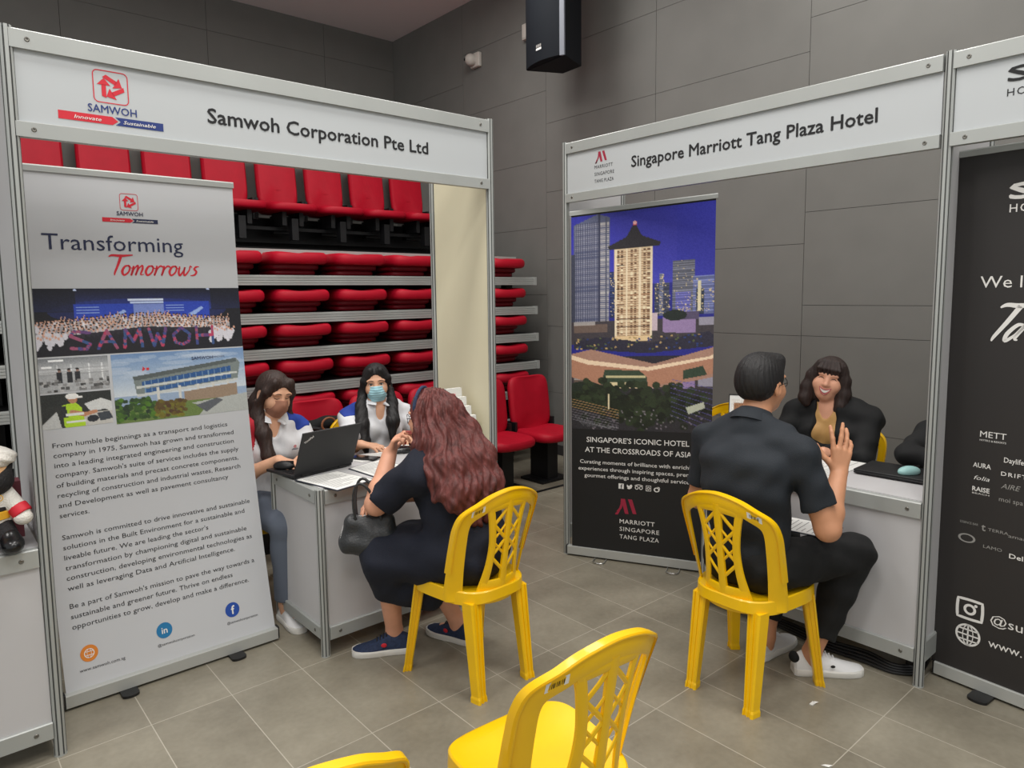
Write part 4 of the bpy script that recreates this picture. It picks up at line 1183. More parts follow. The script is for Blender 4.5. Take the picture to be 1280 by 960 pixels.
def build_chair():
    t = thing('plastic_chair', 'yellow plastic chair', 'chair')
    # seat: rounded dished plate with a deep skirt
    mb = MB(); n = 72
    def outline(a, k=1.0, inset=0.0):
        c, s = math.cos(a), math.sin(a)
        e = 3.4
        x = abs(c) ** (2 / e) * np.sign(c); y = abs(s) ** (2 / e) * np.sign(s)
        wy = .215 - .048 * (1 - y) / 2 * 1.0
        return (x * (wy - inset) * k, (.015 + y * (.215 - inset)) * k)
    A = np.linspace(0, 2 * math.pi, n, endpoint=False)
    rings = []
    for k, ins, z in ((.02, 0, .428), (.4, 0, .429), (.75, 0, .433), (.93, 0, .440), (1, .004, .443), (1, 0, .438), (1, -.002, .392), (1, .004, .388), (1, .010, .392), (1, .012, .430), (.5, 0, .422), (.02, 0, .422)):
        rings.append([(*outline(a, k, ins), z - (.018 * k ** 6 * (max(0, outline(a)[1] - .12) / .1) ** 2 if z > .4 else .006 * math.cos(2 * a))) for a in A])
    mb.loft(rings)
    mb.build('seat', M['yellow'], t)
    # legs: ribbed channels
    def leg(x0, y0, x1, y1, w0, w1, ang, zt):
        mb = MB(); prof = [(-.5, -.5), (-.5, .5), (-.38, .5), (-.36, -.10), (-.06, -.14), (-.05, .10), (.05, .10), (.06, -.14), (.36, -.10), (.38, .5), (.5, .5), (.5, -.5), (.40, -.64), (.30, -.64), (.28, -.50), (.07, -.50), (.05, -.60), (-.05, -.60), (-.07, -.50), (-.28, -.50), (-.30, -.64), (-.40, -.64)]
        ca, sa = math.cos(ang), math.sin(ang); rings = []
        for q, fl in ((0, 1), (.3, 1), (.6, 1), (.93, 1), (.955, 1.12), (1, 1.16)):
            x, y, z = x0 + (x1 - x0) * q, y0 + (y1 - y0) * q, zt * (1 - q)
            w = (w0 + (w1 - w0) * q) * fl
            rings.append([(x + (a * ca - b * sa) * w, y + (a * sa + b * ca) * w * .8, z) for a, b in prof])
        mb.loft(rings); return mb.build('leg', M['yellow'], t, smooth=False)
    leg(-.128, -.148, -.135, -.195, .060, .044, math.radians(0 + 8), .40); leg(.128, -.148, .135, -.195, .060, .044, math.radians(0 - 8), .40)
    leg(-.168, .146, -.20, .21, .050, .036, math.radians(-35), .405); leg(.168, .146, .20, .21, .050, .036, math.radians(35), .405)
    # back rest: arched rim with two uprights
    mb = MB()
    rim = [(-.172, .395), (-.181, .52), (-.187, .64), (-.189, .720), (-.176, .760), (-.138, .789), (-.08, .818), (0, .832), (.08, .818), (.138, .789), (.176, .760), (.189, .720), (.187, .64), (.181, .52), (.172, .395)]
    wd = [.05, .046, .044, .046, .050, .052, .054, .055, .054, .052, .050, .046, .044, .046, .05]
    chair_strip(mb, rim, wd, .016, n=6)
    edge = [(x * 1.11 if abs(x) > .16 else x * 1.06, z + (.024 if abs(x) < .175 and z > .73 else .016 if z > .73 else 0)) for x, z in rim]
    chair_strip(mb, edge[1:-1], .009, .030, n=5)
    mb.build('backrest', M['yellow'], t)
    # splat with pierced lattice
    mb = MB()
    chair_strip(mb, [(-.098, .815), (-.080, .75), (-.066, .645), (-.070, .545), (-.086, .45), (-.094, .40)], [.03, .026, .025, .026, .03, .03], .014)
    chair_strip(mb, [(.098, .815), (.080, .75), (.066, .645), (.070, .545), (.086, .45), (.094, .40)], [.03, .026, .025, .026, .03, .03], .014)
    chair_strip(mb, [(0, .815), (0, .645), (0, .40)], [.034, .026, .036], .016)
    chair_strip(mb, [(-.10, .790), (0, .800), (.10, .790)], .034, .014)
    chair_strip(mb, [(-.095, .448), (0, .448), (.095, .448)], .06, .014); chair_strip(mb, [(-.1, .405), (0, .405), (.1, .405)], .05, .018)
    for s in (-1, 1):
        zs = [.786, .718, .650, .582, .514, .478]
        for k in range(4):
            a, b = (.006, .066) if k % 2 == 0 else (.066, .006)
            chair_strip(mb, [(s * a, zs[k]), (s * b, zs[k + 1])], .013, .010, n=2)
        for k in (1, 2):
            a, b = (.066, .006) if k % 2 == 0 else (.006, .066)
            chair_strip(mb, [(s * a, zs[k]), (s * b, zs[k + 1])], .010, .008, n=2)
    mb.build('splat', M['yellow'], t)
    # paper barcode sticker on the rim, both ends carry one in the photo
    return t
def sticker(parent, s):
    f = lambda a, b, e=0.0: ((s * .145) + a, chair_surface(s * .145 + a, .788 + b) - .0088 - e, .788 + b)
    sl = -.42 * s
    mb = MB(); poly2(mb, f, [(-.024, -.011 - sl * -.024 * -1), (.024, -.011 + sl * .024), (.024, .011 + sl * .024), (-.024, .011 - sl * .024)])
    mb.v = [f(a, b + sl * a) for a, b in ((-.024, -.012), (.024, -.012), (.024, .012), (-.024, .012))]
    st = tag(mb.build('sticker', M['paper'], parent, smooth=False), 'white barcode sticker', None)
    mb = MB()
    for i in range(9):
        a = -.016 + .0035 * i; w = .0008 + .0007 * (i % 3)
        mb.add([f(q, b + sl * q, .0006) for q, b in ((a, -.006), (a + w, -.006), (a + w, .007), (a, .007))], [(0, 1, 2, 3)])
    mb.build('bar_code', M['ink'], st, smooth=False)
ch0 = build_chair()
ch0.location = (1.758, 2.315, 0); ch0.rotation_euler = (0, 0, math.radians(2))
GC = 'yellow plastic chairs'
ch0['label'] = 'yellow plastic chair under the red haired woman in navy'; ch0['group'] = GC
chairs = [ch0]
for loc, rz, lab in (((2.550, 1.475, 0), -91, 'yellow plastic chair under the man in the dark polo shirt'),
                     ((1.164, 1.240, 0), -4, 'empty yellow chair in the foreground with its seat in view'),
                     ((.468, 1.270, 0), -8, 'yellow chair cut off by the bottom edge, only a rim corner showing'),
                     ((1.42, 3.76, 0), 176, 'yellow chair under the woman with the brown mask, behind the white counter'),
                     ((2.2, 3.93, 0), 172, 'yellow chair under the woman with the light blue mask'),
                     ((3.95, 1.77, 0), 96, 'yellow chair under the smiling woman in the black blazer'),
                     ((4.0, 1.07, 0), 90, 'yellow chair of the hidden person behind the right booth post'),
                     ((4.05, 2.62, 0), 92, 'empty yellow chair whose rim peeks out behind the hotel banner')):
    chairs.append(dup(ch0, loc, math.radians(rz), lab, GC))
for i in (0, 2): sticker(chairs[i], -1)
for i in (1,): sticker(chairs[i], 1)

# ------------------------------------------------------------------ people
def axes(yaw, pitch=0.0, roll=0.0):
    y, p, r = map(math.radians, (yaw, pitch, roll))
    f = V(math.cos(y) * math.cos(p), math.sin(y) * math.cos(p), math.sin(p))
    rt = V(math.sin(y), -math.cos(y), 0); u = np.cross(rt, f)
    rt2 = rt * math.cos(r) - u * math.sin(r); u2 = u * math.cos(r) + rt * math.sin(r)
    return rt2, f, u2
class Head:
    def __init__(s, c, yaw, pitch=0, roll=0, k=1.0):
        s.c = V(*c); s.r, s.f, s.u = axes(yaw, pitch, roll); s.k = k; s.R = np.array([s.r, s.f, s.u])
    def P(s, x, y, z): return s.c + s.k * (x * s.r + y * s.f + z * s.u)
    gy = None
    def G(s, x, y, z):
        f = nrm(V(s.f[0], s.f[1], 0)) if s.gy is None else V(math.cos(math.radians(s.gy)), math.sin(math.radians(s.gy)), 0); r = V(f[1], -f[0], 0)
        return s.c + s.k * (x * r + y * f) + V(0, 0, z)
    def probe(s, body, off):
        me = body.data; o = V(*off)
        from mathutils.bvhtree import BVHTree
        n = len(me.vertices); co = np.empty(n * 3); me.vertices.foreach_get('co', co); co = co.reshape(-1, 3) + o
        m = ((co - s.c) ** 2).sum(1) < .15 ** 2
        fs = np.empty(len(me.polygons) * 4, int); me.polygons.foreach_get('vertices', fs); fs = fs.reshape(-1, 4)
        fs = fs[m[fs].all(1)]
        s.bvh = BVHTree.FromPolygons([tuple(c) for c in co], [tuple(int(i) for i in q) for q in fs])
    def S(s, x, z, e=0.0):
        h = s.bvh.ray_cast(Vector(s.P(x, .3, z)), Vector(-s.f))
        y = .08 if h[0] is None else float((np.array(h[0]) - s.c) @ s.f) / s.k
        return s.P(x, y + e, z)
    def loc(s, X, Y, Z):
        dx, dy, dz = X - s.c[0], Y - s.c[1], Z - s.c[2]
        return [(dx * a[0] + dy * a[1] + dz * a[2]) / s.k for a in (s.r, s.f, s.u)]

def head_shape(sd, H, cheek=1.0, ears=(1, 1), nose=1.0):
    k = H.k
    def e(c, r, kk=.015, op='+', R=None): sd.ell(H.P(*c), np.array(r) * k, H.R, k=kk, op=op)
    e((0, -.014, .030), (.076, .094, .088), .01)
    e((0, .028, -.030), (.062 * cheek, .062, .074), .03)
    e((0, .045, -.078), (.036 * cheek, .036, .034), .025)
    for s in (-1, 1):
        e((s * .037 * cheek, .056, -.028), (.026, .024, .026), .025)
        e((s * .030, .074, .030), (.028, .012, .010), .015)
        e((s * .032, .091, .008), (.019, .014, .011), .012, '-')
        if ears[(s + 1) // 2]:
            e((s * .076, -.008, -.006), (.010, .021, .033), .008); e((s * .086, -.004, -.002), (.006, .012, .020), .005, '-')
    sd.cap(H.P(0, .080, .014), H.P(0, .097, -.022), .0075 * k, .0115 * k * nose, k=.012)
    for s in (-1, 1): e((s * .012, .088, -.026), (.0085 * nose, .009, .0075), .008)
    sd.cap(H.P(-.016, .079, -.057), H.P(.016, .079, -.057), .0075 * k, k=.010); sd.cap(H.P(-.013, .078, -.068), H.P(.013, .078, -.068), .008 * k, k=.010)

def limbs(J): return J
def torso(sd, J, g=1.0, e=0.0, fem=False, k=.045, low=True, shr=.050):
    gp = J.get('gp', 1.0)
    r = nrm(J['rsh'] - J['lsh']); u = nrm(J['neck'] - J['pelvis']); f = nrm(np.cross(u, r)); r = np.cross(f, u); R = np.array([r, f, u])
    J['R'] = R
    pel, che, nk = J['pelvis'], J['chest'], J['neck']
    sw = np.linalg.norm(J['rsh'] - J['lsh']) / .39
    if low: sd.ell(pel, (.168 * g * gp + e, .118 * g * gp + e, .115 + e), R, k=k)
    w = pel * .5 + che * .5
    sd.ell(w + f * .01 * g, (.142 * g + e, .108 * g + e, .16 + e), R, k=k)
    sd.ell(che, (.158 * g * min(sw, 1.05) + e, .106 * g + e, .165 + e), R, k=k)
    sd.ell(che + u * .075 - f * .01, (.165 * sw + e, .085 * g ** .5 + e, .085 + e), R, k=k)
    sd.cap(J['lsh'] - u * .005, J['rsh'] - u * .005, shr + e, k=k)
    for q in ('lsh', 'rsh'): sd.cap(J[q] * .62 + nk * .38 + u * .01, nk + u * .005 - f * .012, .046 + e, .046 + e, k=.035)
    if fem:
        for s in (-1, 1): sd.ell(che + f * .085 * g + s * r * .072 - u * .005, (.062 + e, .058 + e, .062 + e), R, k=.04)
def neck(sd, J, H, r=.05, e=0.0):
    sd.cap(J['neck'] - H.u * .03, H.P(0, -.022, -.060), r + .006 + e, r + e, k=.03)
def arm(sd, J, s, e=0.0, hr=1.0):
    sd.cap(J[s + 'sh'], J[s + 'el'], .050 * hr + e, .039 * hr + e, k=.03); sd.cap(J[s + 'el'], J[s + 'wr'], .040 * hr + e, .027 * hr ** .5 + e, k=.02)
    m = J[s + 'el'] * .72 + J[s + 'wr'] * .28
    sd.ell(m, (.041 * hr + e, .041 * hr + e, .041 * hr + e), k=.02)
def leg(sd, J, s, e=0.0, g=1.0, upto=1.0, eh=0.0):
    en = J[s + 'kn'] + (J[s + 'an'] - J[s + 'kn']) * upto; cut = None if upto == 1 else [(en, nrm(J[s + 'an'] - J[s + 'kn']))]
    sd.cap(J[s + 'hip'], J[s + 'kn'], .085 * g + e, .060 * g + e, k=.05); sd.cap(J[s + 'kn'], en, .057 * g + e, .057 * g + (.036 * g ** .5 - .057 * g) * upto + e + eh, k=.025, cut=cut)
    d = J[s + 'an'] - J[s + 'kn']; b = nrm(np.cross(np.cross(d, J[s + 'kn'] - J[s + 'hip']), d)) if np.linalg.norm(np.cross(d, J[s + 'kn'] - J[s + 'hip'])) > 1e-4 else V(0, 0, 0)
    c = J[s + 'kn'] + d * .3 - b * .018
    sd.ell(c, (.05 * g + e, .05 * g + e, .09 + e), k=.03)
def foot(sd, J, s):
    a, t = J[s + 'an'], J[s + 'toe']
    d = nrm(V(t[0] - a[0], t[1] - a[1], 0))
    sd.cap(a, V(a[0], a[1], .055), .036, .032, k=.02); sd.cap(V(a[0], a[1], .05), V(a[0], a[1], .042) + d * .09, .028, .018, k=.01)
def hand(sd, wr, d, n, t, s=1.0, curl=(.3, .3, .35, .4), spread=(.12, .02, -.06, -.16), thumb=(.9, .45, .15), tc=.3):
    d, n = nrm(d), nrm(n); t = nrm(t - d * np.dot(t, d)); n = nrm(n - d * np.dot(n, d) - t * np.dot(n, t))
    K = [wr + s * (d * a + t * b) for a, b in ((.084, .029), (.087, .0095), (.082, -.0105), (.073, -.028))]
    for i, q in enumerate(K):
        base = wr + s * (t * (.014, .005, -.005, -.014)[i] + d * .008)
        sd.cap(base, q, .0150 * s, .0108 * s, k=.012)
        L = (.92, 1.02, .95, .76)[i] * s; dd = nrm(d + t * spread[i]); p = q; a = 0.0
        for ln, cm, r0, r1 in ((.043, .75, .0097, .0087), (.027, 1.0, .0087, .0078), (.022, .75, .0078, .0066)):
            a += curl[i] * cm
            p2 = p + L * ln * (dd * math.cos(a) + n * math.sin(a))
            sd.cap(p, p2, r0 * s, r1 * s, k=.004); p = p2
    b = wr + s * (d * .022 + t * .018 + n * .006); sd.cap(wr + s * d * .01, b, .015 * s, .0155 * s, k=.012)
    v = nrm(t * thumb[0] + d * thumb[1] + n * thumb[2]); p2 = b + s * v * .044; sd.cap(b, p2, .0155 * s, .0108 * s, k=.008)
    v2 = nrm(v + d * tc * 1.6 + n * tc); p3 = p2 + s * v2 * .031; sd.cap(p2, p3, .0104 * s, .0092 * s, k=.004)
    v3 = nrm(v2 + d * tc); sd.cap(p3, p3 + s * v3 * .024, .0092 * s, .0076 * s, k=.004)

def ev(pairs): return {k: V(*v) for k, v in pairs.items()}
def strands(H, amp=.004, fr=26, wav=1.5, zf=28):
    def fn(X, Y, Z):
        x, y, z = H.loc(X, Y, Z)
        ph = np.arctan2(x, -y)
        return amp * np.sin(ph * fr + wav * np.sin(z * zf)) + amp * .5 * np.sin(ph * fr * 2.3 + wav * 1.6 * np.sin(z * zf * 1.4 + 1) + 2)
    return fn
def folds(amp=.003, fr=38, seed=0):
    def fn(X, Y, Z):
        return amp * (np.sin(X * fr + 1.3 * np.sin(Z * fr * .5 + seed)) * np.sin(Y * fr * .8 + Z * fr * .45 + seed * 2) + .6 * np.sin(Z * fr * 1.1 + X * fr * .5 + seed))
    return fn
def face_parts(root, off, H, open_eyes=True, smile=False, lips=True, brows=True, body=None):
    H.probe(body, off)
    for s in (-1, 1):
        if open_eyes:
            mb = MB().ball(H.S(s * .031, .0085, -.0050), np.array((.0130, .0085, .0062)) * H.k, R=H.R)
            e = mb.build('eye', M['eye_white'], root, off)
            MB().ball(H.S(s * .031, .0085, .0016), np.array((.0056, .0030, .0056)) * H.k, R=H.R).build('iris', M['iris'], e, off)
            pts = [H.S(s * .031 + a, .0150 - a * a * 30, .0012) for a in np.linspace(-.015, .015, 9)]
        else:
            c = -1 if smile else 1
            pts = [H.S(s * .031 + a, .0085 + c * (a * a) * 32 - (.005 if c > 0 else -.003), .0006) for a in np.linspace(-.015, .015, 9)]
        MB().tube(pts, [.0006, .0013, .0018, .0021, .0022, .0021, .0018, .0013, .0006], 6).build('eyelash', M['iris'], root, off)
        if brows:
            MB().tube([H.S(s * (.013 + a), .0300 + .004 * math.sin(a * 90), .0002) for a in np.linspace(0, .035, 8)], [.0014, .0022, .0026, .0027, .0026, .0022, .0018, .0008], 6).build('eyebrow', M['brow'], root, off)
    if lips and not smile:
        mb = MB().tube([H.S(a, -.0560 - abs(a) * .12, -.0005) for a in np.linspace(-.022, .022, 9)], [.001, .003, .0040, .0044, .004, .0044, .0040, .003, .001], 8)
        mb.tube([H.S(a, -.0645 + a * a * 9, -.0008) for a in np.linspace(-.019, .019, 9)], [.001, .003, .0046, .0052, .0054, .0052, .0046, .003, .001], 8)
        mb.build('lips', M['lip'], root, off)
    if smile:
        up = [H.S(a, -.0505 + a * a * 14, .0004) for a in np.linspace(-.030, .030, 11)]; lo = [H.S(a, -.0755 + a * a * 40, .0004) for a in np.linspace(-.030, .030, 11)]
        w = [.001, .0026, .0032, .0036, .0038, .0036, .0038, .0036, .0032, .0026, .001]
        L = MB().tube(up, w, 8).tube(lo, [q * 1.25 for q in w], 8).build('lips', M['lip'], root, off)
        mb = MB()
        g = [[H.S(a, -.0525 + a * a * 14, .0008), H.S(a, -.0600 + a * a * 22, .0016), H.S(a, -.0670 + a * a * 33, .0008), H.S(a, -.0670 + a * a * 33, -.006), H.S(a, -.0525 + a * a * 14, -.006)] for a in np.linspace(-.025, .025, 11)]
        mb.loft(g); mb.build('teeth', M['tooth'], L, off)
        mb = MB(); g = [[H.S(a, -.0670 + a * a * 33, .0007), H.S(a, -.0745 + a * a * 38, .0007), H.S(a, -.0745 + a * a * 38, -.006), H.S(a, -.0670 + a * a * 33, -.006)] for a in np.linspace(-.024, .024, 9)]
        mb.loft(g); mb.build('mouth_gap', M['lip_dark'], L, off)
def glasses(root, off, H, m='black_plastic'):
    mb = MB()
    for s in (-1, 1):
        mb.tube([H.P(s * (.033 + .023 * math.cos(t)), .098 - .012 * abs(math.cos(t) * .5 + .5) ** 2, .004 + .019 * math.sin(t)) for t in np.linspace(0, 2 * math.pi, 21)], .0014, 6)
        mb.tube([H.P(s * .056, .088, .008), H.P(s * .074, .055, .010), H.P(s * .082, -.005, .008), H.P(s * .080, -.022, -.008)], .0015, 6)
    mb.tube([H.P(-.011, .098, .006), H.P(0, .102, .009), H.P(.011, .098, .006)], .0014, 6)
    mb.build('glasses', M[m], root, off)
def mask(root, off, H, m, loops=True, cheek=1.0, fold=False):
    sd = SD(.003, .015)
    def e(c, r, kk=.02): sd.ell(H.P(*c), (np.array(r) + .006) * H.k, H.R, k=kk)
    e((0, .028, -.030), (.062 * cheek, .062, .074)); e((0, .045, -.078), (.036, .036, .032))
    sd.cap(H.P(0, .080, .006), H.P(0, .096, -.022), .013 * H.k, .017 * H.k, k=.03)
    sd.cap(H.P(-.02, .083, -.05), H.P(.02, .083, -.05), .016 * H.k, k=.03)
    if fold: sd.noise = lambda X, Y, Z: .0012 * np.sin(H.loc(X, Y, Z)[2] * 420)
    sd.cut(H.P(0, .08, -.002), H.u * .96 - H.f * .22); sd.cut(H.P(0, .012, 0), -H.f); sd.cut(H.P(0, 0, -.108), -H.u)
    for s in (-1, 1): sd.cut(H.P(s * .056, .04, 0), H.r * s + H.f * -.15)
    o = sd.build('face_mask', M[m], root, off)
    if loops:
        for s in (-1, 1):
            MB().tube([H.P(s * .055, .045, -.022), H.P(s * .068, .02, -.008), H.P(s * .080, -.012, .02)], .0016, 6).tube([H.P(s * .054, .04, -.078), H.P(s * .066, .01, -.055), H.P(s * .080, -.014, -.03)], .0016, 6).build('ear_loop', M['white_loop'], o, off)
def collar(root, off, J, m, H, r0=.060, h=.036, r1=.020, open_=.5, front=.02, lift=.012, drop=1.25):
    """a folded shirt collar: a stand round the neck with a leaf turned down over it"""
    r, f, u = J['R']; ax_ = nrm(H.P(0, -.022, -.06) - J['neck']); f2 = nrm(f - ax_ * np.dot(f, ax_)); r2 = np.cross(f2, ax_)
    c = J['neck'] + ax_ * lift
    mb = MB(); rings = []
    for a in np.linspace(open_ * .5, 2 * math.pi - open_ * .5, 40):
        fr = max(0, math.cos(a)) ** 2
        d = f2 * math.cos(a) + r2 * math.sin(a)
        top = c + d * r0 + ax_ * (h * (1 - drop * fr))
        low = c + d * (r0 + r1 + .022 * fr) - ax_ * (.012 + front * fr)
        out = top * .45 + low * .55 + d * .006
        rings.append([c + d * (r0 - .004) - ax_ * .02, top - d * .004, top + ax_ * .003, out, low + d * .002, low - d * .005, top * .5 + low * .5 - d * .006])
    mb.loft(rings); mb.build('collar', M[m], root, off, angle=60)
def shoe(root, off, heel, toe, m, sole_m='sole', w=.050, h=.085, laces=True, tongue=True, accents=()):
    """trainer lofted heel to toe on the ground"""
    heel, toe = V(*heel[:2], 0), V(*toe[:2], 0); L = np.linalg.norm(toe - heel); d = (toe - heel) / L; sd_ = V(-d[1], d[0], 0)
    st = [(0.0, .50, .60), (.03, .72, .86), (.12, .80, 1.0), (.25, .80, .98), (.36, .82, 1.02), (.46, .88, .90), (.58, .98, .70), (.70, 1.02, .56), (.82, .98, .46), (.92, .80, .40), (.985, .45, .32), (1.0, .2, .26)]
    def rings(z0f, z1f, wk):
        out = []
        for q, ww, hh in st:
            c = heel + d * L * q; W = w * ww * wk; out.append((c, W, hh * h))
        return out
    mb = MB(); R = []
    for c, W, H in rings(0, 1, 1):
        z0 = .022
        R.append([c + sd_ * W * math.cos(t) * (1 if math.sin(t) < .2 else 1 - .25 * math.sin(t)) + V(0, 0, z0 + max(0, H - z0) * (math.sin(t) if math.sin(t) > 0 else 0) ** .7) for t in np.linspace(-.15 * math.pi, 1.15 * math.pi, 15)])
    mb.loft(R)
    o = mb.build('shoe', M[m], root, off)
    mb = MB(); R = []
    for c, W, H in rings(0, 1, 1):
        W2 = W + .005
        R.append([c + sd_ * a * W2 + V(0, 0, z) for a, z in ((-.94, .001), (-1, .006), (-1.0, .024), (-.92, .029), (.92, .029), (1.0, .024), (1, .006), (.94, .001))])
    mb.loft(R); mb.build('sole', M[sole_m], o, off)
    if laces:
        mb = MB()
        for q, hh in ((.40, 1.0), (.455, .93), (.51, .84), (.565, .75)):
            c = heel + d * L * q
            mb.tube([c - sd_ * w * .42 + V(0, 0, hh * h * .88), c + V(0, 0, hh * h + .004), c + sd_ * w * .42 + V(0, 0, hh * h * .88)], .003, 6)
        mb.build('laces', M['white_loop' if m == 'shoe_white' else 'cable'], o, off)
    return o

def polo_logo(root, off, c, r, u, f, s=.018):
    fm = lambda a, b, e=0: c + r * a + u * b + f * .001
    mb = MB(); ring2(mb, fm, 0, .008, s * .35, s * .2, n=12); ring2(mb, fm, 0, .008, s * .12, s * .12, n=8); mb.build('chest_emblem', M['red_ink'], root, off)
    mb = MB(); poly2(mb, fm, [(-s, -.010), (s, -.010), (s, -.006), (-s, -.006)]); poly2(mb, fm, [(-s * .7, -.004), (s * .7, -.004), (s * .7, -.0015), (-s * .7, -.0015)]); mb.build('chest_wordmark', M['navy_ink'], root, off)

# ---- the man in the dark polo
def man():
    J = ev(dict(pelvis=(2.545, 1.48, .56), chest=(2.515, 1.485, .87), neck=(2.565, 1.49, 1.085), rsh=(2.56, 1.285, 1.005), lsh=(2.56, 1.685, 1.005),
                rel=(2.615, 1.195, .715), rwr=(2.785, 1.235, .895), lel=(2.60, 1.76, .72), lwr=(2.80, 1.63, .66),
                rhip=(2.53, 1.395, .53), lhip=(2.53, 1.565, .53), rkn=(2.925, 1.225, .535), lkn=(2.93, 1.555, .525), ran=(2.815, 1.335, .09), lan=(2.80, 1.535, .09), rtoe=(2.965, 1.195, .03), ltoe=(3.02, 1.525, .03)))
    J['gp'] = .84
    rt = thing('person', 'man in dark grey polo and black trousers on a yellow chair, right hand raised', 'person', (2.52, 1.48, 0)); off = (2.52, 1.48, 0)
    H = Head((2.632, 1.492, 1.240), -4, 2, 0, 1.04)
    sd = SD(.0048, .03)
    torso(sd, J, 1.06); neck(sd, J, H, .056); head_shape(sd, H, 1.0)
    for s in 'rl': arm(sd, J, s, .004, 1.08); leg(sd, J, s); foot(sd, J, s)
    rgt = V(.757, -.653, 0)
    hand(sd, J['rwr'], V(.10, -.03, .98), V(.70, .70, .1), -rgt, 1.10, curl=(.16, .10, .30, .55), spread=(.16, -.10, -.20, -.34), thumb=(.78, .62, .1), tc=.25)
    hand(sd, J['lwr'], V(.5, -.8, -.25), V(0, 0, -1), V(.8, .5, 0), 1.0)
    bo_ = sd.build('body', M['skin_tan'], rt, off)
    # polo
    sd = SD(.006, .03); torso(sd, J, 1.06, .018)
    sd.cap(J['rsh'], J['rsh'] + (J['rel'] - J['rsh']) * .70, .064, .064, k=.03, cut=[(J['rsh'] + (J['rel'] - J['rsh']) * .70, nrm(J['rel'] - J['rsh']))])
    sd.cap(J['lsh'], J['lsh'] + (J['lel'] - J['lsh']) * .72, .064, .064, k=.03, cut=[(J['lsh'] + (J['lel'] - J['lsh']) * .72, nrm(J['lel'] - J['lsh']))])
    sd.cap(J['neck'], J['neck'] + V(.03, 0, .12), .058, .066, op='-', k=.01)
    sd.noise = folds(.0050, 46, 1); sd.cut(V(2.5, 1.48, .485), V(0, 0, -1))
    sh = sd.build('polo_shirt', M['polo_black'], rt, off)
    collar(sh, off, J, 'polo_black', H, .066, .040, .026, .45, .01, .016)
    # trousers
    sd = SD(.006, .03); sd.ell(J['pelvis'] - V(0, 0, .02), (.13, .150, .105), k=.05)
    for s in 'rl': leg(sd, J, s, .020, 1.0, .80, .0)
    sd.noise = folds(.0045, 52, 4); sd.build('trousers', M['black_cloth'], rt, off)
    # hair: full on top, clipped at the nape
    sd = SD(.0042, .015)
    sd.ell(H.P(0, -.016, .040), np.array((.084, .103, .094)) * H.k, H.R, k=.015); sd.ell(H.P(0, -.05, .01), np.array((.076, .066, .072)) * H.k, H.R, k=.02); sd.cap(H.P(-.03, .058, .092), H.P(.03, .062, .094), .026 * H.k, k=.04)
    sd.ell(H.P(0, .11, -.045), np.array((.10, .085, .105)) * H.k, H.R, op='-', k=.006)
    for s in (-1, 1): sd.ell(H.P(s * .085, .01, -.035), np.array((.03, .040, .045)) * H.k, H.R, op='-', k=.006)
    sd.noise = strands(H, .0009, 34, 2.5); sd.cut(H.P(0, -.05, -.056), -H.u * .9 + H.f * -.25)
    sd.build('hair', M['hair_black'], rt, off)
    face_parts(rt, off, H, body=bo_); glasses(rt, off, H)
    o = shoe(rt, off, (2.765, 1.392), (2.972, 1.188), 'shoe_white', w=.046, h=.098)
    d = nrm(V(.207, -.204, 0)); sdv = V(d[1], -d[0], 0)
    c = V(2.765, 1.392, 0)
    mb = MB().ball(c + d * .006 + V(0, 0, .068), (.022, .030, .022), R=np.array([d, sdv, (0, 0, 1)])); tag(mb.build('heel_tab', M['black_cloth'], o, off), 'black heel patch', None)
    mb = MB().ball(c + d * .15 + sdv * .047 + V(0, 0, .052), (.010, .003, .006), R=np.array([d, sdv, (0, 0, 1)])); mb.build('side_emblem', M['ink'], o, off)
    shoe(rt, off, (2.742, 1.545), (3.02, 1.528), 'shoe_white', w=.046, h=.098)
man()

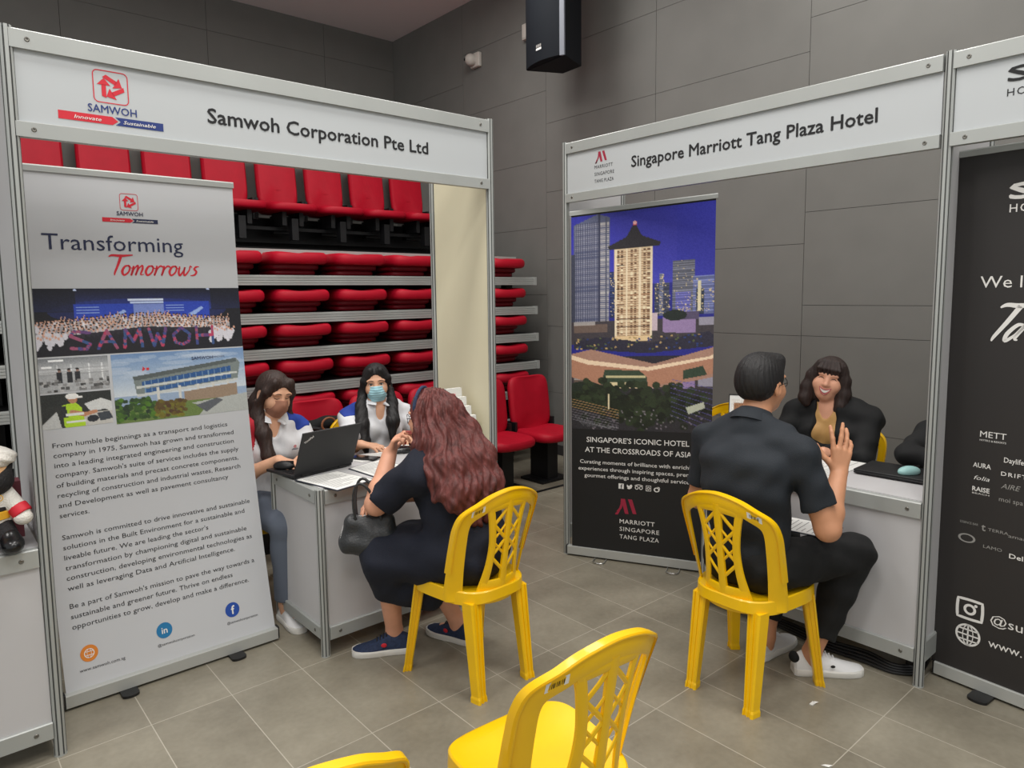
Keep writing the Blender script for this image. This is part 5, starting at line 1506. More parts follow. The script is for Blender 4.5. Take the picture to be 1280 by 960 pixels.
# ---- the red haired woman in navy
def woman_navy():
    J = ev(dict(pelvis=(1.775, 2.345, .56), chest=(1.742, 2.395, .82), neck=(1.718, 2.455, .975), rsh=(1.885, 2.440, .895), lsh=(1.555, 2.405, .895),
                lel=(1.475, 2.61, .735), lwr=(1.585, 2.675, .925), rel=(1.84, 2.64, .72), rwr=(1.565, 2.735, .722),
                rhip=(1.845, 2.375, .54), lhip=(1.70, 2.28, .54), rkn=(1.70, 2.665, .50), lkn=(1.505, 2.60, .50), ran=(1.87, 2.585, .09), lan=(1.60, 2.705, .09), rtoe=(1.83, 2.715, .03), ltoe=(1.45, 2.78, .03)))
    J['gp'] = .78
    rt = thing('person', 'woman with long reddish brown hair in a navy dress, back to the camera', 'person', (1.76, 2.33, 0)); off = (1.76, 2.33, 0)
    H = Head((1.705, 2.515, 1.092), 124, -4, 0, 1.03); H.gy = 99
    sd = SD(.005, .03)
    torso(sd, J, 1.15, 0, True); neck(sd, J, H, .052); head_shape(sd, H, 1.02)
    for s in 'rl': arm(sd, J, s, .004, 1.12); leg(sd, J, s, 0, 1.05); foot(sd, J, s)
    hand(sd, J['lwr'], V(.25, -.28, .85), V(.5, -.75, -.2), V(.6, .35, .3), .93, curl=(.75, .8, .9, 1.0))
    hand(sd, J['rwr'], V(-.95, -.30, -.14), V(.05, -.2, -.95), V(-.3, -.8, .3), .93, curl=(.35, .4, .45, .5))
    bo_ = sd.build('body', M['skin_pink'], rt, off)
    sd = SD(.0065, .03); torso(sd, J, 1.17, .018, True, k=.05)
    for s, q in (('r', .82), ('l', .80)):
        e_ = J[s + 'sh'] + (J[s + 'el'] - J[s + 'sh']) * q
        sd.cap(J[s + 'sh'], e_, .070, .074, k=.04, cut=[(e_, nrm(J[s + 'el'] - J[s + 'sh']))])
    sd.ell(J['pelvis'] - V(0, 0, .03), (.150, .16, .115), k=.06)
    for s in 'rl': sd.cap(J[s + 'hip'], J[s + 'kn'], .118, .092, k=.06)
    sd.cap(J['rkn'], J['lkn'], .085, k=.06)
    sd.chain([V(1.75, 2.36, .52), V(1.62, 2.56, .50), V(1.60, 2.64, .40), V(1.63, 2.60, .32)], [.12, .10, .09, .085], k=.07); sd.cap(V(1.50, 2.60, .47), V(1.545, 2.64, .33), .085, .070, k=.06); sd.cap(V(1.70, 2.64, .47), V(1.74, 2.60, .33), .085, .082, k=.05); sd.cap(V(1.60, 2.58, .36), V(1.72, 2.55, .36), .085, .08, k=.05); sd.cap(V(1.66, 2.47, .48), V(1.66, 2.50, .33), .10, .08, k=.06)
    sd.cap(J['neck'], J['neck'] + V(0, .03, .12), .062, .07, op='-', k=.01)
    sd.noise = folds(.0055, 42, 2); sd.cut(V(1.6, 2.6, .272), V(-.1, .15, -1))
    sd.build('dress', M['navy_dress'], rt, off)
    # long wavy hair
    sd = SD(.005, .025)
    sd.ell(H.P(0, -.014, .034), (.088, .104, .094), H.R, k=.02)
    for x0, x1, x2, z in ((-.065, -.105, -.115, -.33), (-.04, -.065, -.07, -.37), (-.012, -.02, -.02, -.40), (.02, .03, .035, -.41), (.045, .07, .08, -.40), (.07, .11, .125, -.38), (.08, .135, .165, -.33)):
        sd.chain([H.P(x0, -.05, .02), H.G(x0 * 1.15, -.100, -.08), H.G(x1 * .9 - .015, -.175, -.17), H.G((x1 * .5 + x2 * .5) * .85 - .030, -.240, -.27), H.G(x2 * .8 - .035, -.272, z)], [.050, .060, .058, .050, .016], k=.035)
    for x in (-1, 1): sd.chain([H.P(x * .05, .03, .07), H.P(x * .084, .018, -.01), H.G(x * .098, -.05, -.10), H.G(x * .122 - .02, -.13, -.19), H.G(x * .130 - .03, -.19, -.28)], [.028, .028, .042, .046, .02], k=.02)
    sd.ell(H.P(0, .118, -.030), (.07, .080, .105), H.R, op='-', k=.008)
    st = strands(H, .0055, 21, 2.0, 32)
    sd.noise = lambda X, Y, Z: st(X, Y, Z) + .003 * np.sin(H.loc(X, Y, Z)[2] * 62 + 3 * np.sin(X * 40) + Y * 30)
    hr = sd.build('hair', M['hair_red'], rt, off)
    mb = MB().tube([H.P(.089 * math.cos(t), .040 - .012 * math.sin(t), .040 + .098 * math.sin(t) * .93) for t in np.linspace(.05, math.pi - .05, 24)], [.004] + [.0075] * 22 + [.004], 8)
    tag(mb.build('hairband', M['shoe_navy'], hr, off), 'patterned blue grey hairband', None)
    face_parts(rt, off, H, body=bo_); glasses(rt, off, H)
    for h_, t_ in (((1.648, 2.652), (1.428, 2.792)), ((1.892, 2.508), (1.818, 2.752))):
        o = shoe(rt, off, h_, t_, 'shoe_navy', w=.047, h=.094)
        d = nrm(V(t_[0] - h_[0], t_[1] - h_[1], 0)); s_ = V(-d[1], d[0], 0)
        s_ = s_ if np.dot(s_, V(-.65, -.75, 0)) > 0 else -s_
        mb = MB().ball(V(*h_, 0) + d * .115 + s_ * .046 + V(0, 0, .055), (.013, .003, .010), R=np.array([d, s_, (0, 0, 1)])); tag(mb.build('side_emblem', M['red_ink'], o, off), 'small pink side badge', None)
woman_navy()

def polo_woman(nm_label, J, H, off, hairfn, mask_m, girth=.95, skin='skin', hr='hair_brown', eyes=True, legs_m='denim', fold=False, logo=True, hands=None, yokes=(('r', 'polo_red'), ('l', 'polo_blue'))):
    rt = thing('person', nm_label, 'person', off)
    sd = SD(.0055, .03)
    torso(sd, J, girth, 0, True); neck(sd, J, H, .046); head_shape(sd, H, .98)
    for s in 'rl': arm(sd, J, s, 0, .95); leg(sd, J, s, 0, .92); foot(sd, J, s)
    for s, d, n, t, cu in hands: hand(sd, J[s + 'wr'], d, n, t, .93, curl=cu)
    bo_ = sd.build('body', M[skin], rt, off)
    sd = SD(.0055, .03); torso(sd, J, girth, .012, True)
    for s in 'rl':
        e_ = J[s + 'sh'] + (J[s + 'el'] - J[s + 'sh']) * .72
        sd.cap(J[s + 'sh'], e_, .058, .060, k=.03, cut=[(e_, nrm(J[s + 'el'] - J[s + 'sh']))])
    r, f, u = J['R']
    sd.cap(J['neck'], J['neck'] + u * .12, .055, .062, op='-', k=.01); sd.ell(J['neck'] + f * .085 - u * .02, (.030, .06, .055), J['R'], op='-', k=.012)
    sd.noise = folds(.0042, 52, 3)
    sh = sd.build('polo_shirt', M['polo_white'], rt, off)
    collar(sh, off, J, 'polo_white', H, .056, .030, .022, .75, .035, .004, 1.6)
    # coloured shoulder yokes: thin inlays following the shirt
    for s, m in yokes:
        sd = SD(.005, .03); torso(sd, J, girth, .0145, True)
        e_ = J[s + 'sh'] + (J[s + 'el'] - J[s + 'sh']) * .72
        sd.cap(J[s + 'sh'], e_, .0605, .0625, k=.03, cut=[(e_, nrm(J[s + 'el'] - J[s + 'sh']))])
        sd.cap(J['neck'], J['neck'] + u * .12, .066, .070, op='-', k=.01); sd.ell(J['neck'] + f * .085 - u * .02, (.036, .06, .06), J['R'], op='-', k=.012)
        sgn = 1 if s == 'r' else -1
        if m == 'polo_red':
            sd.cut(J['neck'] + r * sgn * .075, -r * sgn * .92 - u * .40); sd.cut(J[s + 'sh'] - u * .11, -u)
        else:
            sd.cut(J['neck'] + r * sgn * .085, -r * sgn * .9 + u * .1); sd.cut(J[s + 'sh'] + u * .008, -u * .9 + r * sgn * .5); sd.cut(J['neck'] + f * .050, f)
        sd.noise = folds(.0042, 52, 3)
        sd.build('shoulder_yoke', M[m], sh, off)
    if logo: polo_logo(sh, off, J['chest'] + f * (.106 * girth + .066) + u * .025 - r * .078, r, u, f)
    sd = SD(.007, .03); sd.ell(J['pelvis'] - V(0, 0, .02), (.165, .145, .11), k=.05)
    for s in 'rl': leg(sd, J, s, .014, .92, .93, .008)
    sd.build('trousers', M[legs_m], rt, off)
    sd = hairfn(H); sd.build('hair', M[hr], rt, off)
    face_parts(rt, off, H, open_eyes=eyes, lips=False, body=bo_)
    mask(rt, off, H, mask_m, fold=fold)
    for s in 'rl':
        a, t = J[s + 'an'], J[s + 'toe']; d = nrm(V(t[0] - a[0], t[1] - a[1], 0))
        shoe(rt, off, a - d * .06, a + d * .18, 'shoe_white', w=.042, h=.09)
    return rt
def seat_pose(c, yaw, head, zs=.55, sw=.175, nz=.985, lean=.03, shz=.915):
    """sitting joints around a seat point c, facing yaw"""
    r, f, u = axes(yaw); c = V(*c, 0)
    J = dict(pelvis=c + V(0, 0, zs), chest=c + f * lean * .6 + V(0, 0, zs + .285), neck=c + f * (lean + .03) + V(0, 0, nz))
    for s, q in (('r', 1), ('l', -1)):
        J[s + 'sh'] = c + f * lean + r * q * sw + V(0, 0, shz)
        J[s + 'hip'] = c + f * .03 + r * q * .085 + V(0, 0, zs - .02); J[s + 'kn'] = c + f * .40 + r * q * .10 + V(0, 0, .50)
        J[s + 'an'] = c + f * .38 + r * q * .10 + V(0, 0, .09); J[s + 'toe'] = c + f * .53 + r * q * .11 + V(0, 0, .03)
    return J
def hair_A(H):
    sd = SD(.0045, .02)
    sd.ell(H.P(0, -.016, .034), (.084, .101, .093), H.R, k=.02); sd.ell(H.P(0, -.05, -.06), (.072, .055, .09), H.R, k=.03)
    sd.chain([H.P(.045, .055, .085), H.P(.076, .040, .03), H.P(.084, .005, -.03), H.G(.090, -.015, -.10), H.G(.102, .055, -.19), H.G(.105, .095, -.30), H.G(.100, .11, -.37)], [.024, .017, .022, .034, .038, .032, .010], k=.02)
    sd.chain([H.P(-.045, .055, .085), H.P(-.078, .042, .02), H.P(-.084, .015, -.06), H.G(-.088, -.02, -.13), H.G(-.095, -.05, -.22)], [.024, .018, .024, .030, .014], k=.02)
    sd.chain([H.G(0, -.085, -.04), H.G(0, -.125, -.15), H.G(0, -.14, -.28)], [.06, .055, .02], k=.03, n=H.r, fl=1.5)
    sd.ell(H.P(0, .105, -.025), (.066, .075, .100), H.R, op='-', k=.008)
    sd.ell(H.P(.086, -.004, -.008), (.03, .022, .032), H.R, op='-', k=.006)
    sd.noise = strands(H, .0014, 34, .8, 14); return sd
def hair_B(H):
    sd = SD(.0045, .02)
    sd.ell(H.P(0, -.016, .034), (.084, .101, .093), H.R, k=.02); sd.ell(H.P(0, -.05, -.06), (.072, .055, .09), H.R, k=.03)
    sd.chain([H.P(.03, .062, .092), H.P(.072, .046, .03), H.P(.086, .012, -.05), H.G(.094, .055, -.14), H.G(.092, .125, -.23), H.G(.080, .155, -.33), H.G(.07, .150, -.40)], [.02, .018, .027, .038, .042, .036, .014], k=.02)
    sd.chain([H.P(-.03, .062, .092), H.P(-.072, .042, .04), H.P(-.082, -.006, -.02), H.G(-.092, .03, -.12), H.G(-.094, .115, -.22), H.G(-.086, .145, -.32)], [.02, .017, .018, .034, .040, .016], k=.02)
    sd.chain([H.G(0, -.085, -.04), H.G(0, -.125, -.15), H.G(0, -.14, -.28)], [.06, .055, .02], k=.03, n=H.r, fl=1.5)
    sd.ell(H.P(0, .105, -.025), (.063, .075, .102), H.R, op='-', k=.008)
    sd.ell(H.P(-.088, -.0, -.008), (.03, .020, .032), H.R, op='-', k=.006)
    sd.noise = strands(H, .0014, 34, .8, 14); return sd
J = seat_pose((1.42, 3.70), -86, None, nz=.975, shz=.905, lean=.045)
J['rel'], J['rwr'], J['lel'], J['lwr'] = V(1.22, 3.52, .72), V(1.36, 3.36, .815), V(1.655, 3.52, .735), V(1.52, 3.37, .825)
HA = Head((1.452, 3.615, 1.108), -80, -16, -6, 1.0)
polo_woman('woman with brown mask and long brown hair looking down at the laptop', J, HA, (1.42, 3.70, 0), hair_A, 'mask_brown', .95, 'skin', 'hair_brown', eyes=False,
           hands=(('r', V(.25, -.95, -.05), V(0, 0, -1), V(1, .2, 0), (.3, .3, .35, .4)), ('l', V(-.35, -.9, -.05), V(0, 0, -1), V(-1, .3, 0), (.3, .3, .35, .4))))
J = seat_pose((2.205, 3.88), -106, None, nz=.95, shz=.875, lean=.035, zs=.53)
J['rel'], J['rwr'], J['lel'], J['lwr'] = V(1.93, 3.69, .745), V(1.86, 3.44, .805), V(2.40, 3.66, .745), V(2.20, 3.45, .81)
HB = Head((2.19, 3.83, 1.080), -120, -4, 3, 1.0)
polo_woman('woman with light blue mask and long black hair behind the counter', J, HB, (2.205, 3.88, 0), hair_B, 'mask_blue', .92, 'skin', 'hair_black', eyes=True, fold=True, logo=False, legs_m='black_cloth', yokes=(('r', 'polo_blue'),),
           hands=(('r', V(.55, -.83, -.03), V(0, 0, -1), V(.8, .5, 0), (.3, .3, .35, .4)), ('l', V(-.75, -.6, -.04), V(0, 0, -1), V(-.6, .8, 0), (.3, .3, .35, .4))))

def blazer_woman(label, c, yaw, off, H, J, hair=True, full=True):
    rt = thing('person', label, 'person', off)
    sd = SD(.0055, .03)
    torso(sd, J, 1.06, 0, True); neck(sd, J, H, .050); head_shape(sd, H, 1.10, nose=1.15)
    for s in 'rl': arm(sd, J, s, 0, 1.0); leg(sd, J, s, 0, 1.0); foot(sd, J, s)
    hand(sd, J['rwr'], J['rhd'], J['rn'], J['rt'], .94); hand(sd, J['lwr'], J['lhd'], J['ln'], J['lt'], .94)
    bo_ = sd.build('body', M['skin_pink'], rt, off)
    r, f, u = J['R']
    sd = SD(.006, .03); torso(sd, J, 1.06, .007, True); sd.cap(J['neck'], J['neck'] + u * .12, .058, .066, op='-', k=.01); sd.ell(J['neck'] + f * .08 - u * .01, (.034, .06, .060), J['R'], op='-', k=.012)
    sd.noise = folds(.003, 60, 5); sd.build('blouse', M['blouse'], rt, off)
    sd = SD(.006, .03); torso(sd, J, 1.08, .022, True, shr=.058)
    for s in 'rl':
        e_ = J[s + 'el'] + (J[s + 'wr'] - J[s + 'el']) * .92
        sd.cap(J[s + 'sh'], J[s + 'el'], .072, .056, k=.035); sd.cap(J[s + 'el'], e_, .056, .045, k=.02, cut=[(e_, nrm(J[s + 'wr'] - J[s + 'el']))])
    sd.cap(J['neck'] - u * .02, J['neck'] + u * .12, .066, .075, op='-', k=.012)
    sd.chain([J['neck'] + f * .075 + u * .03, J['chest'] + f * .17 + u * .02, J['chest'] + f * .20 - u * .16], [.062, .060, .020], op='-', k=.012)
    sd.noise = folds(.0045, 46, 6)
    bz = sd.build('blazer', M['blazer'], rt, off)
    sd = SD(.0075, .03); sd.ell(J['pelvis'] - V(0, 0, .02), (.17, .17, .11), k=.05)
    for s in 'rl': leg(sd, J, s, .015, 1.0, .93, .008)
    sd.build('trousers', M['black_cloth'], rt, off)
    sd = SD(.0045, .02)
    sd.ell(H.P(0, -.014, .034), (.090, .104, .094), H.R, k=.02); sd.ell(H.P(0, -.045, -.05), (.086, .065, .09), H.R, k=.03)
    sd.ell(H.P(0, -.020, -.035), (.106, .082, .118), H.R, k=.03)
    for q in (-1, 1): sd.chain([H.P(q * .05, .052, .078), H.P(q * .086, .036, .01), H.P(q * .096, .030, -.06), H.P(q * .092, .032, -.120), H.P(q * .078, .036, -.150)], [.026, .022, .028, .030, .020], k=.03)
    sd.chain([H.P(0, -.07, -.06), H.P(0, -.085, -.14)], [.07, .04], k=.03, n=H.r, fl=1.4)
    sd.ell(H.P(0, .105, -.045), (.070, .075, .085), H.R, op='-', k=.008)
    for x, z in ((-.052, .020), (-.034, .026), (-.016, .030), (.004, .032), (.024, .028), (.042, .022), (.056, .016)): sd.chain([H.P(x * .6, .070, .098), H.P(x * .95, .092, .060), H.P(x, .090 - abs(x) * .35, z)], [.012, .009, .004], k=.006)
    sd.noise = strands(H, .0009, 36, .6, 12)
    sd.build('hair', M['hair_bob'], rt, off)
    face_parts(rt, off, H, open_eyes=False, smile=True, brows=False, body=bo_)
    return rt
J = seat_pose((3.93, 1.775), 186, None, zs=.57, nz=1.005, shz=.925, lean=.055, sw=.185)
J['rel'], J['rwr'], J['lel'], J['lwr'] = V(3.70, 2.03, .735), V(3.53, 1.93, .86), V(3.71, 1.53, .715), V(3.51, 1.64, .80)
J.update(rhd=V(-.6, .1, .75), rn=V(-.6, -.3, -.5), rt=V(-.2, -.9, .1), lhd=V(-.8, .5, -.05), ln=V(0, 0, -1), lt=V(.4, .9, 0))
blazer_woman('smiling woman with bob hair in a black blazer over a tan blouse', None, None, (3.93, 1.775, 0), Head((3.835, 1.775, 1.135), 199, 2, -11, 1.02), J)
J = seat_pose((3.97, 1.09), 182, None, nz=.965, shz=.885, lean=.055, sw=.185)
J['rel'], J['rwr'], J['lel'], J['lwr'] = V(3.60, 1.27, .835), V(3.53, 1.05, .83), V(3.76, .88, .74), V(3.57, .93, .82)
J.update(rhd=V(-.3, -.95, -.05), rn=V(0, 0, -1), rt=V(.9, -.3, 0), lhd=V(-.9, .4, -.05), ln=V(0, 0, -1), lt=V(.4, .9, 0))
blazer_woman('person in black hidden behind the right post, only a sleeve showing', None, None, (3.97, 1.09, 0), Head((3.86, 1.06, 1.092), 182, 0, 0, 1.0), J)
# ------------------------------------------------------------------ things on the left counter
def O(*a): return tuple(a)
def laptop_open(c, yaw, w=.335, d=.235, lean=22, lid=.225):
    """c = middle of the hinge line; +y of the laptop points to its user"""
    t = thing('laptop', 'black open laptop with its lid back to the camera, on the left counter', 'laptop', (c[0], c[1], CT), yaw)
    MB().box(-w / 2, 0, .004, w / 2, d, .017, .004).build('base', M['laptop'], t)
    kb = MB()
    for r in range(5):
        for q in range(13): kb.box(-w * .44 + q * w * .068, .03 + r * .019, .0172, -w * .44 + q * w * .068 + w * .058, .03 + r * .019 + .015, .0188)
    kb.build('keyboard', M['black_plastic'], t, smooth=False)
    MB().box(-.05, .148, .017, .05, .21, .0178).build('touchpad', M['black_plastic'], t)
    a = math.radians(lean); ex = V(0, -math.sin(a), math.cos(a)); n = V(0, -math.cos(a), -math.sin(a))
    mb = MB(); P = lambda x, s_, e: V(x, 0, .016) + ex * s_ + n * e
    mb.obox(P(0, lid / 2 + .004, 0), V(w / 2, 0, 0), ex * lid / 2, n * .0035)
    l = mb.build('lid', M['laptop'], t)
    mb = MB(); mb.obox(P(0, lid / 2 + .006, -.0037), V(w / 2 - .012, 0, 0), ex * (lid / 2 - .014), n * .0004); mb.build('screen', M['lens'], l)
    mb = MB(); ang = math.radians(-42)
    fm = lambda u, v: P((w / 2 - .040) - (u * math.cos(ang) - v * math.sin(ang)) * -1 * -1, lid - .045 + (u * math.sin(ang) + v * math.cos(ang)) * -1, .0040)
    letters(mb, lambda u, v: P(-w / 2 + .020 + u * math.cos(.62) - v * math.sin(.62), lid - .052 + u * math.sin(.62) + v * math.cos(.62), .0040), 'ThinkPad', 0, 0, .011, width=.052, bold=.03)
    mb.build('emblem', M['white_ink'], l, smooth=False)
    for s in (-1, 1):
        MB().tube([(s * w * .32 - .02, 0, .014), (s * w * .32 + .02, 0, .014)], .006, 10).build('hinge', M['black_plastic'], t)
    return t
lp = laptop_open((1.488, 3.128), math.radians(10))
def mouse(label, loc, rz, m, group=None):
    t = thing('computer_mouse', label, 'mouse', loc, rz, group)
    sd = SD(.0018, .008); sd.ell((0, 0, .010), (.030, .054, .026), k=.01); sd.cut((0, 0, 0.0), (0, 0, -1)); sd.build('shell', m, t)
    mb = MB().lathe([(.0045, -.003), (.006, -.0015), (.006, .0015), (.0045, .003)], (0, -.028, .031), 14, 'x'); mb.build('scroll_wheel', M['black_metal'], t)
    MB().box(-.0006, -.052, .012, .0006, -.012, .0372).build('button_seam', M['black_plastic'], t)
    return t
mouse('black computer mouse beside the open laptop on the left counter', (1.350, 3.275, CT + .0195), math.radians(40), M['black_plastic'])
def form_sheet(label, corners, board, lines=14, name='form_on_clipboard', z=CT):
    """corners A,B,C,D of a sheet in plan; a dark board shows round it"""
    A, B, C, D = [V(*p, 0) for p in corners]; c = (A + B + C + D) / 4
    t = thing(name, label, 'form', (c[0], c[1], z))
    g = lambda u, v, k=1.0: (c + ((A + (B - A) * u) * (1 - v) + (D + (C - D) * u) * v - c) * k)
    mb = MB()
    if board:
        mb.loft([[tuple(g(u, v, 1.06) + V(0, 0, zz) - c) for u, v in ((0, 0), (1, 0), (1, 1), (0, 1))] for zz in (.0005, .0035)])
        mb.build('backing_board', M['shoe_navy_flat'], t, smooth=False)
    z0 = .0037 if board else .0005
    mb = MB(); N = 8
    mb.loft([[tuple(g(u, v) - c + V(0, 0, z0 + e + .004 * (u - .5) ** 2 * (0 if board else 1))) for v in (0, 1) for e in ((0, .0012) if v == 0 else (.0012, 0))] for u in np.linspace(0, 1, N)])
    s_ = mb.build('sheet', M['paper'], t, smooth=False)
    mb = MB(); rr = random.Random(5)
    for i in range(lines):
        u = .08 + .86 * i / lines; L = .25 + .6 * rr.random()
        zz = z0 + .0018 + .004 * (u - .5) ** 2 * (0 if board else 1)
        mb.add([tuple(g(u + a, .08 + b * L) - c + V(0, 0, zz)) for a, b in ((0, 0), (.016, 0), (.016, 1), (0, 1))], [(0, 1, 2, 3)])
    mb.build('printed_lines', M['paper_line'], s_, smooth=False)
    return t
M['shoe_navy_flat'] = mat('dark_navy_board', (30, 36, 52), .5)
form_sheet('printed form on a dark board in front of the black laptop', ((1.325, 3.075), (1.385, 2.79), (1.590, 2.835), (1.540, 3.095)), True)
form_sheet('printed form on a dark board beside the bent elbow, right of the laptop', ((1.612, 3.10), (1.625, 2.86), (1.835, 2.875), (1.822, 3.16)), True)
form_sheet('loose white sheet behind the forms, near the black pouch', ((1.70, 3.30), (1.72, 3.18), (1.98, 3.20), (1.96, 3.33)), False, 8, 'loose_paper')
t = thing('smartphone', 'dark smartphone lying on the left counter behind the laptop', 'phone', (1.775, 3.245, CT + .003), .5)
MB().box(-.036, -.075, 0, .036, .075, .008, .003).build('case', M['black_plastic'], t); MB().box(-.032, -.070, .0078, .032, .070, .0086).build('screen', M['lens'], t)
t = thing('pouch', 'glossy black pouch in front of the woman with the blue mask', 'pouch', (1.985, 3.255, CT + .001), -.25)
sd = SD(.003, .01); sd.ell((0, 0, .014), (.085, .060, .020), k=.01); sd.cap((-.07, -.035, .010), (.07, -.035, .010), .012, k=.012); sd.cut((0, 0, 0), (0, 0, -1)); sd.build('body', M['plush_boot'], t)
MB().tube([(-.07, .03, .026), (0, .034, .033), (.07, .03, .026)], .0022, 6).build('zip', M['silver'], t)
# brochures in a stepped rack by the ivory panel
BX, BY = 2.232, 2.935
t = thing('brochure_rack', 'clear stepped brochure rack against the ivory side panel', 'rack', (BX, BY + .08, CT))
M['clear'] = mat('clear_acrylic', (206, 212, 214), .15)
for i in range(4):
    mb = MB().box(-.056, -.088 + .042 * i, .002, .056, -.085 + .042 * i, .055 + .045 * i); mb.build('pocket', M['clear'], t, smooth=False)
MB().box(-.058, -.09, 0, .058, .09, .003).build('tray', M['clear'], t)
mb = MB().box(-.058, -.088, .003, -.055, .088, .06); mb.build('side_wall', M['clear'], t); MB().box(.055, -.088, .003, .058, .088, .06).build('side_wall', M['clear'], t)
for i in range(4):
    y = BY + .08 - .080 + .042 * i; z = CT + .004 + .045 * i
    b = thing('brochure', 'white brochure stack with red emblem, ' + ['front and lowest tier of the rack', 'second tier of the rack', 'third tier of the rack', 'back and highest tier of the rack'][i], 'brochure', (BX, y, z), 0, 'brochures in the stepped rack')
    lean = .06
    f = lambda u, v, e=0.0: (u, -e + v * lean, v)
    mb = MB().loft([[f(-.052, v, 0), f(.052, v, 0), f(.052, v, -.026), f(-.052, v, -.026)] for v in (0, .205)]); mb.build('booklets', M['paper'], b, smooth=False)
    mb = MB(); [mb.add([(-.0525, -.001 + .003 * k + v * lean, v) for k, v in ((0, .002), (0, .203), (8, .203), (8, .002))], [(0, 1, 2, 3)])]; mb.build('page_edges', M['blue_ink'], b, smooth=False)
    fr = lambda u, v: f(u, v, .0008)
    mb = MB(); samwoh_logo(mb, fr, -.011, .158, .022); mb.build('red_emblem', M['red_ink'], b, smooth=False)
    mb = MB(); poly2(mb, fr, [(-.030, .144), (.030, .144), (.030, .149), (-.030, .149)]); mb.build('wordmark', M['navy_ink'], b, smooth=False)
    if i == 0:
        im = Img(30, 34, (150, 160, 150)); im.vgrad(0, .4, (176, 186, 206), (200, 206, 210)); im.poly([(.1, .5), (.95, .05), (1, .5)], (96, 116, 160)); im.rect(0, .5, 1, .8, (74, 98, 92)); im.rect(0, .56, .8, .62, (40, 60, 58)); im.rect(.2, .66, 1, .72, (150, 176, 160)); im.rect(0, .8, 1, 1, (90, 112, 70)); im.noise(18)
        print_photo('cover_photo', im, fr, -.051, .002, .051, .102, b)

# ------------------------------------------------------------------ bags
def bag_charcoal():
    t = thing('handbag', 'charcoal leather handbag with looped handles on the lap of the woman in navy', 'bag', (1.462, 2.650, .505))
    a = V(.80, -.60, 0); b = V(.60, .80, 0)
    sd = SD(.004, .02); c = V(0, 0, 0)
    R = np.array([a, b, (0, 0, 1)])
    sd.ell((0, 0, .060), (.120, .065, .070), R, k=.03)
    for s in (-1, 1): sd.cap(V(0, 0, .135) + a * s * .075, V(0, 0, .05) + a * s * .095, .026, .042, k=.04)
    sd.cap(V(0, 0, .150) - a * .075, V(0, 0, .150) + a * .075, .022, k=.05)
    sd.noise = folds(.0035, 60, 3)
    o = sd.build('body', M['bag'], t)
    for s in (-1, 1):
        p = [V(0, 0, .150) + b * s * .022 + a * (.055 * math.cos(q)) + V(0, 0, .175 * math.sin(q)) + b * s * .02 * math.sin(q) - a * .03 * math.sin(q) for q in np.linspace(0, math.pi, 17)]
        MB().tube(p, .0062, 8).build('handle', M['bag'], t)
    mb = MB()
    for k in range(18):
        q = k / 17; p = -a * (.126 - .03 * abs(q - .5)) - b * .02 + V(0, 0, .135 - .12 * q)
        mb.ball(p, .0022, 6, 4)
    o2 = mb.build('stitching', M['white_loop'], t); o2['kind'] = 'stuff'
    mb = MB().tube([V(0, 0, .168) - a * .085, V(0, 0, .174), V(0, 0, .168) + a * .085], .004, 6); mb.build('zip', M['silver'], t)
bag_charcoal()
t = thing('shoulder_bag', 'black fabric bag with a tan ring handle on the red seat behind', 'bag', (2.12, 4.44, .462))
sd = SD(.006, .03); sd.cap((-.15, 0, .10), (.15, 0, .10), .09, k=.04); sd.cap((-.17, 0, .275), (.17, 0, .29), .055, k=.05); sd.cap((-.16, 0, .06), (.16, 0, .06), .06, k=.03); sd.noise = folds(.006, 40, 2); sd.cut((0, 0, .002), (0, 0, -1)); sd.build('body', M['black_cloth'], t)
MB().tube([(.0 + .050 * math.cos(q), -.085, .300 + .045 * math.sin(q)) for q in np.linspace(0, 2 * math.pi, 25)], .007, 8).build('ring_handle', mat('tan_wood', (150, 98, 66), .5), t)
MB().tube([(-.17, -.02, .30), (-.05, -.075, .27), (.06, -.08, .25), (.17, -.03, .30)], .012, 8).build('strap', M['black_plastic'], t)

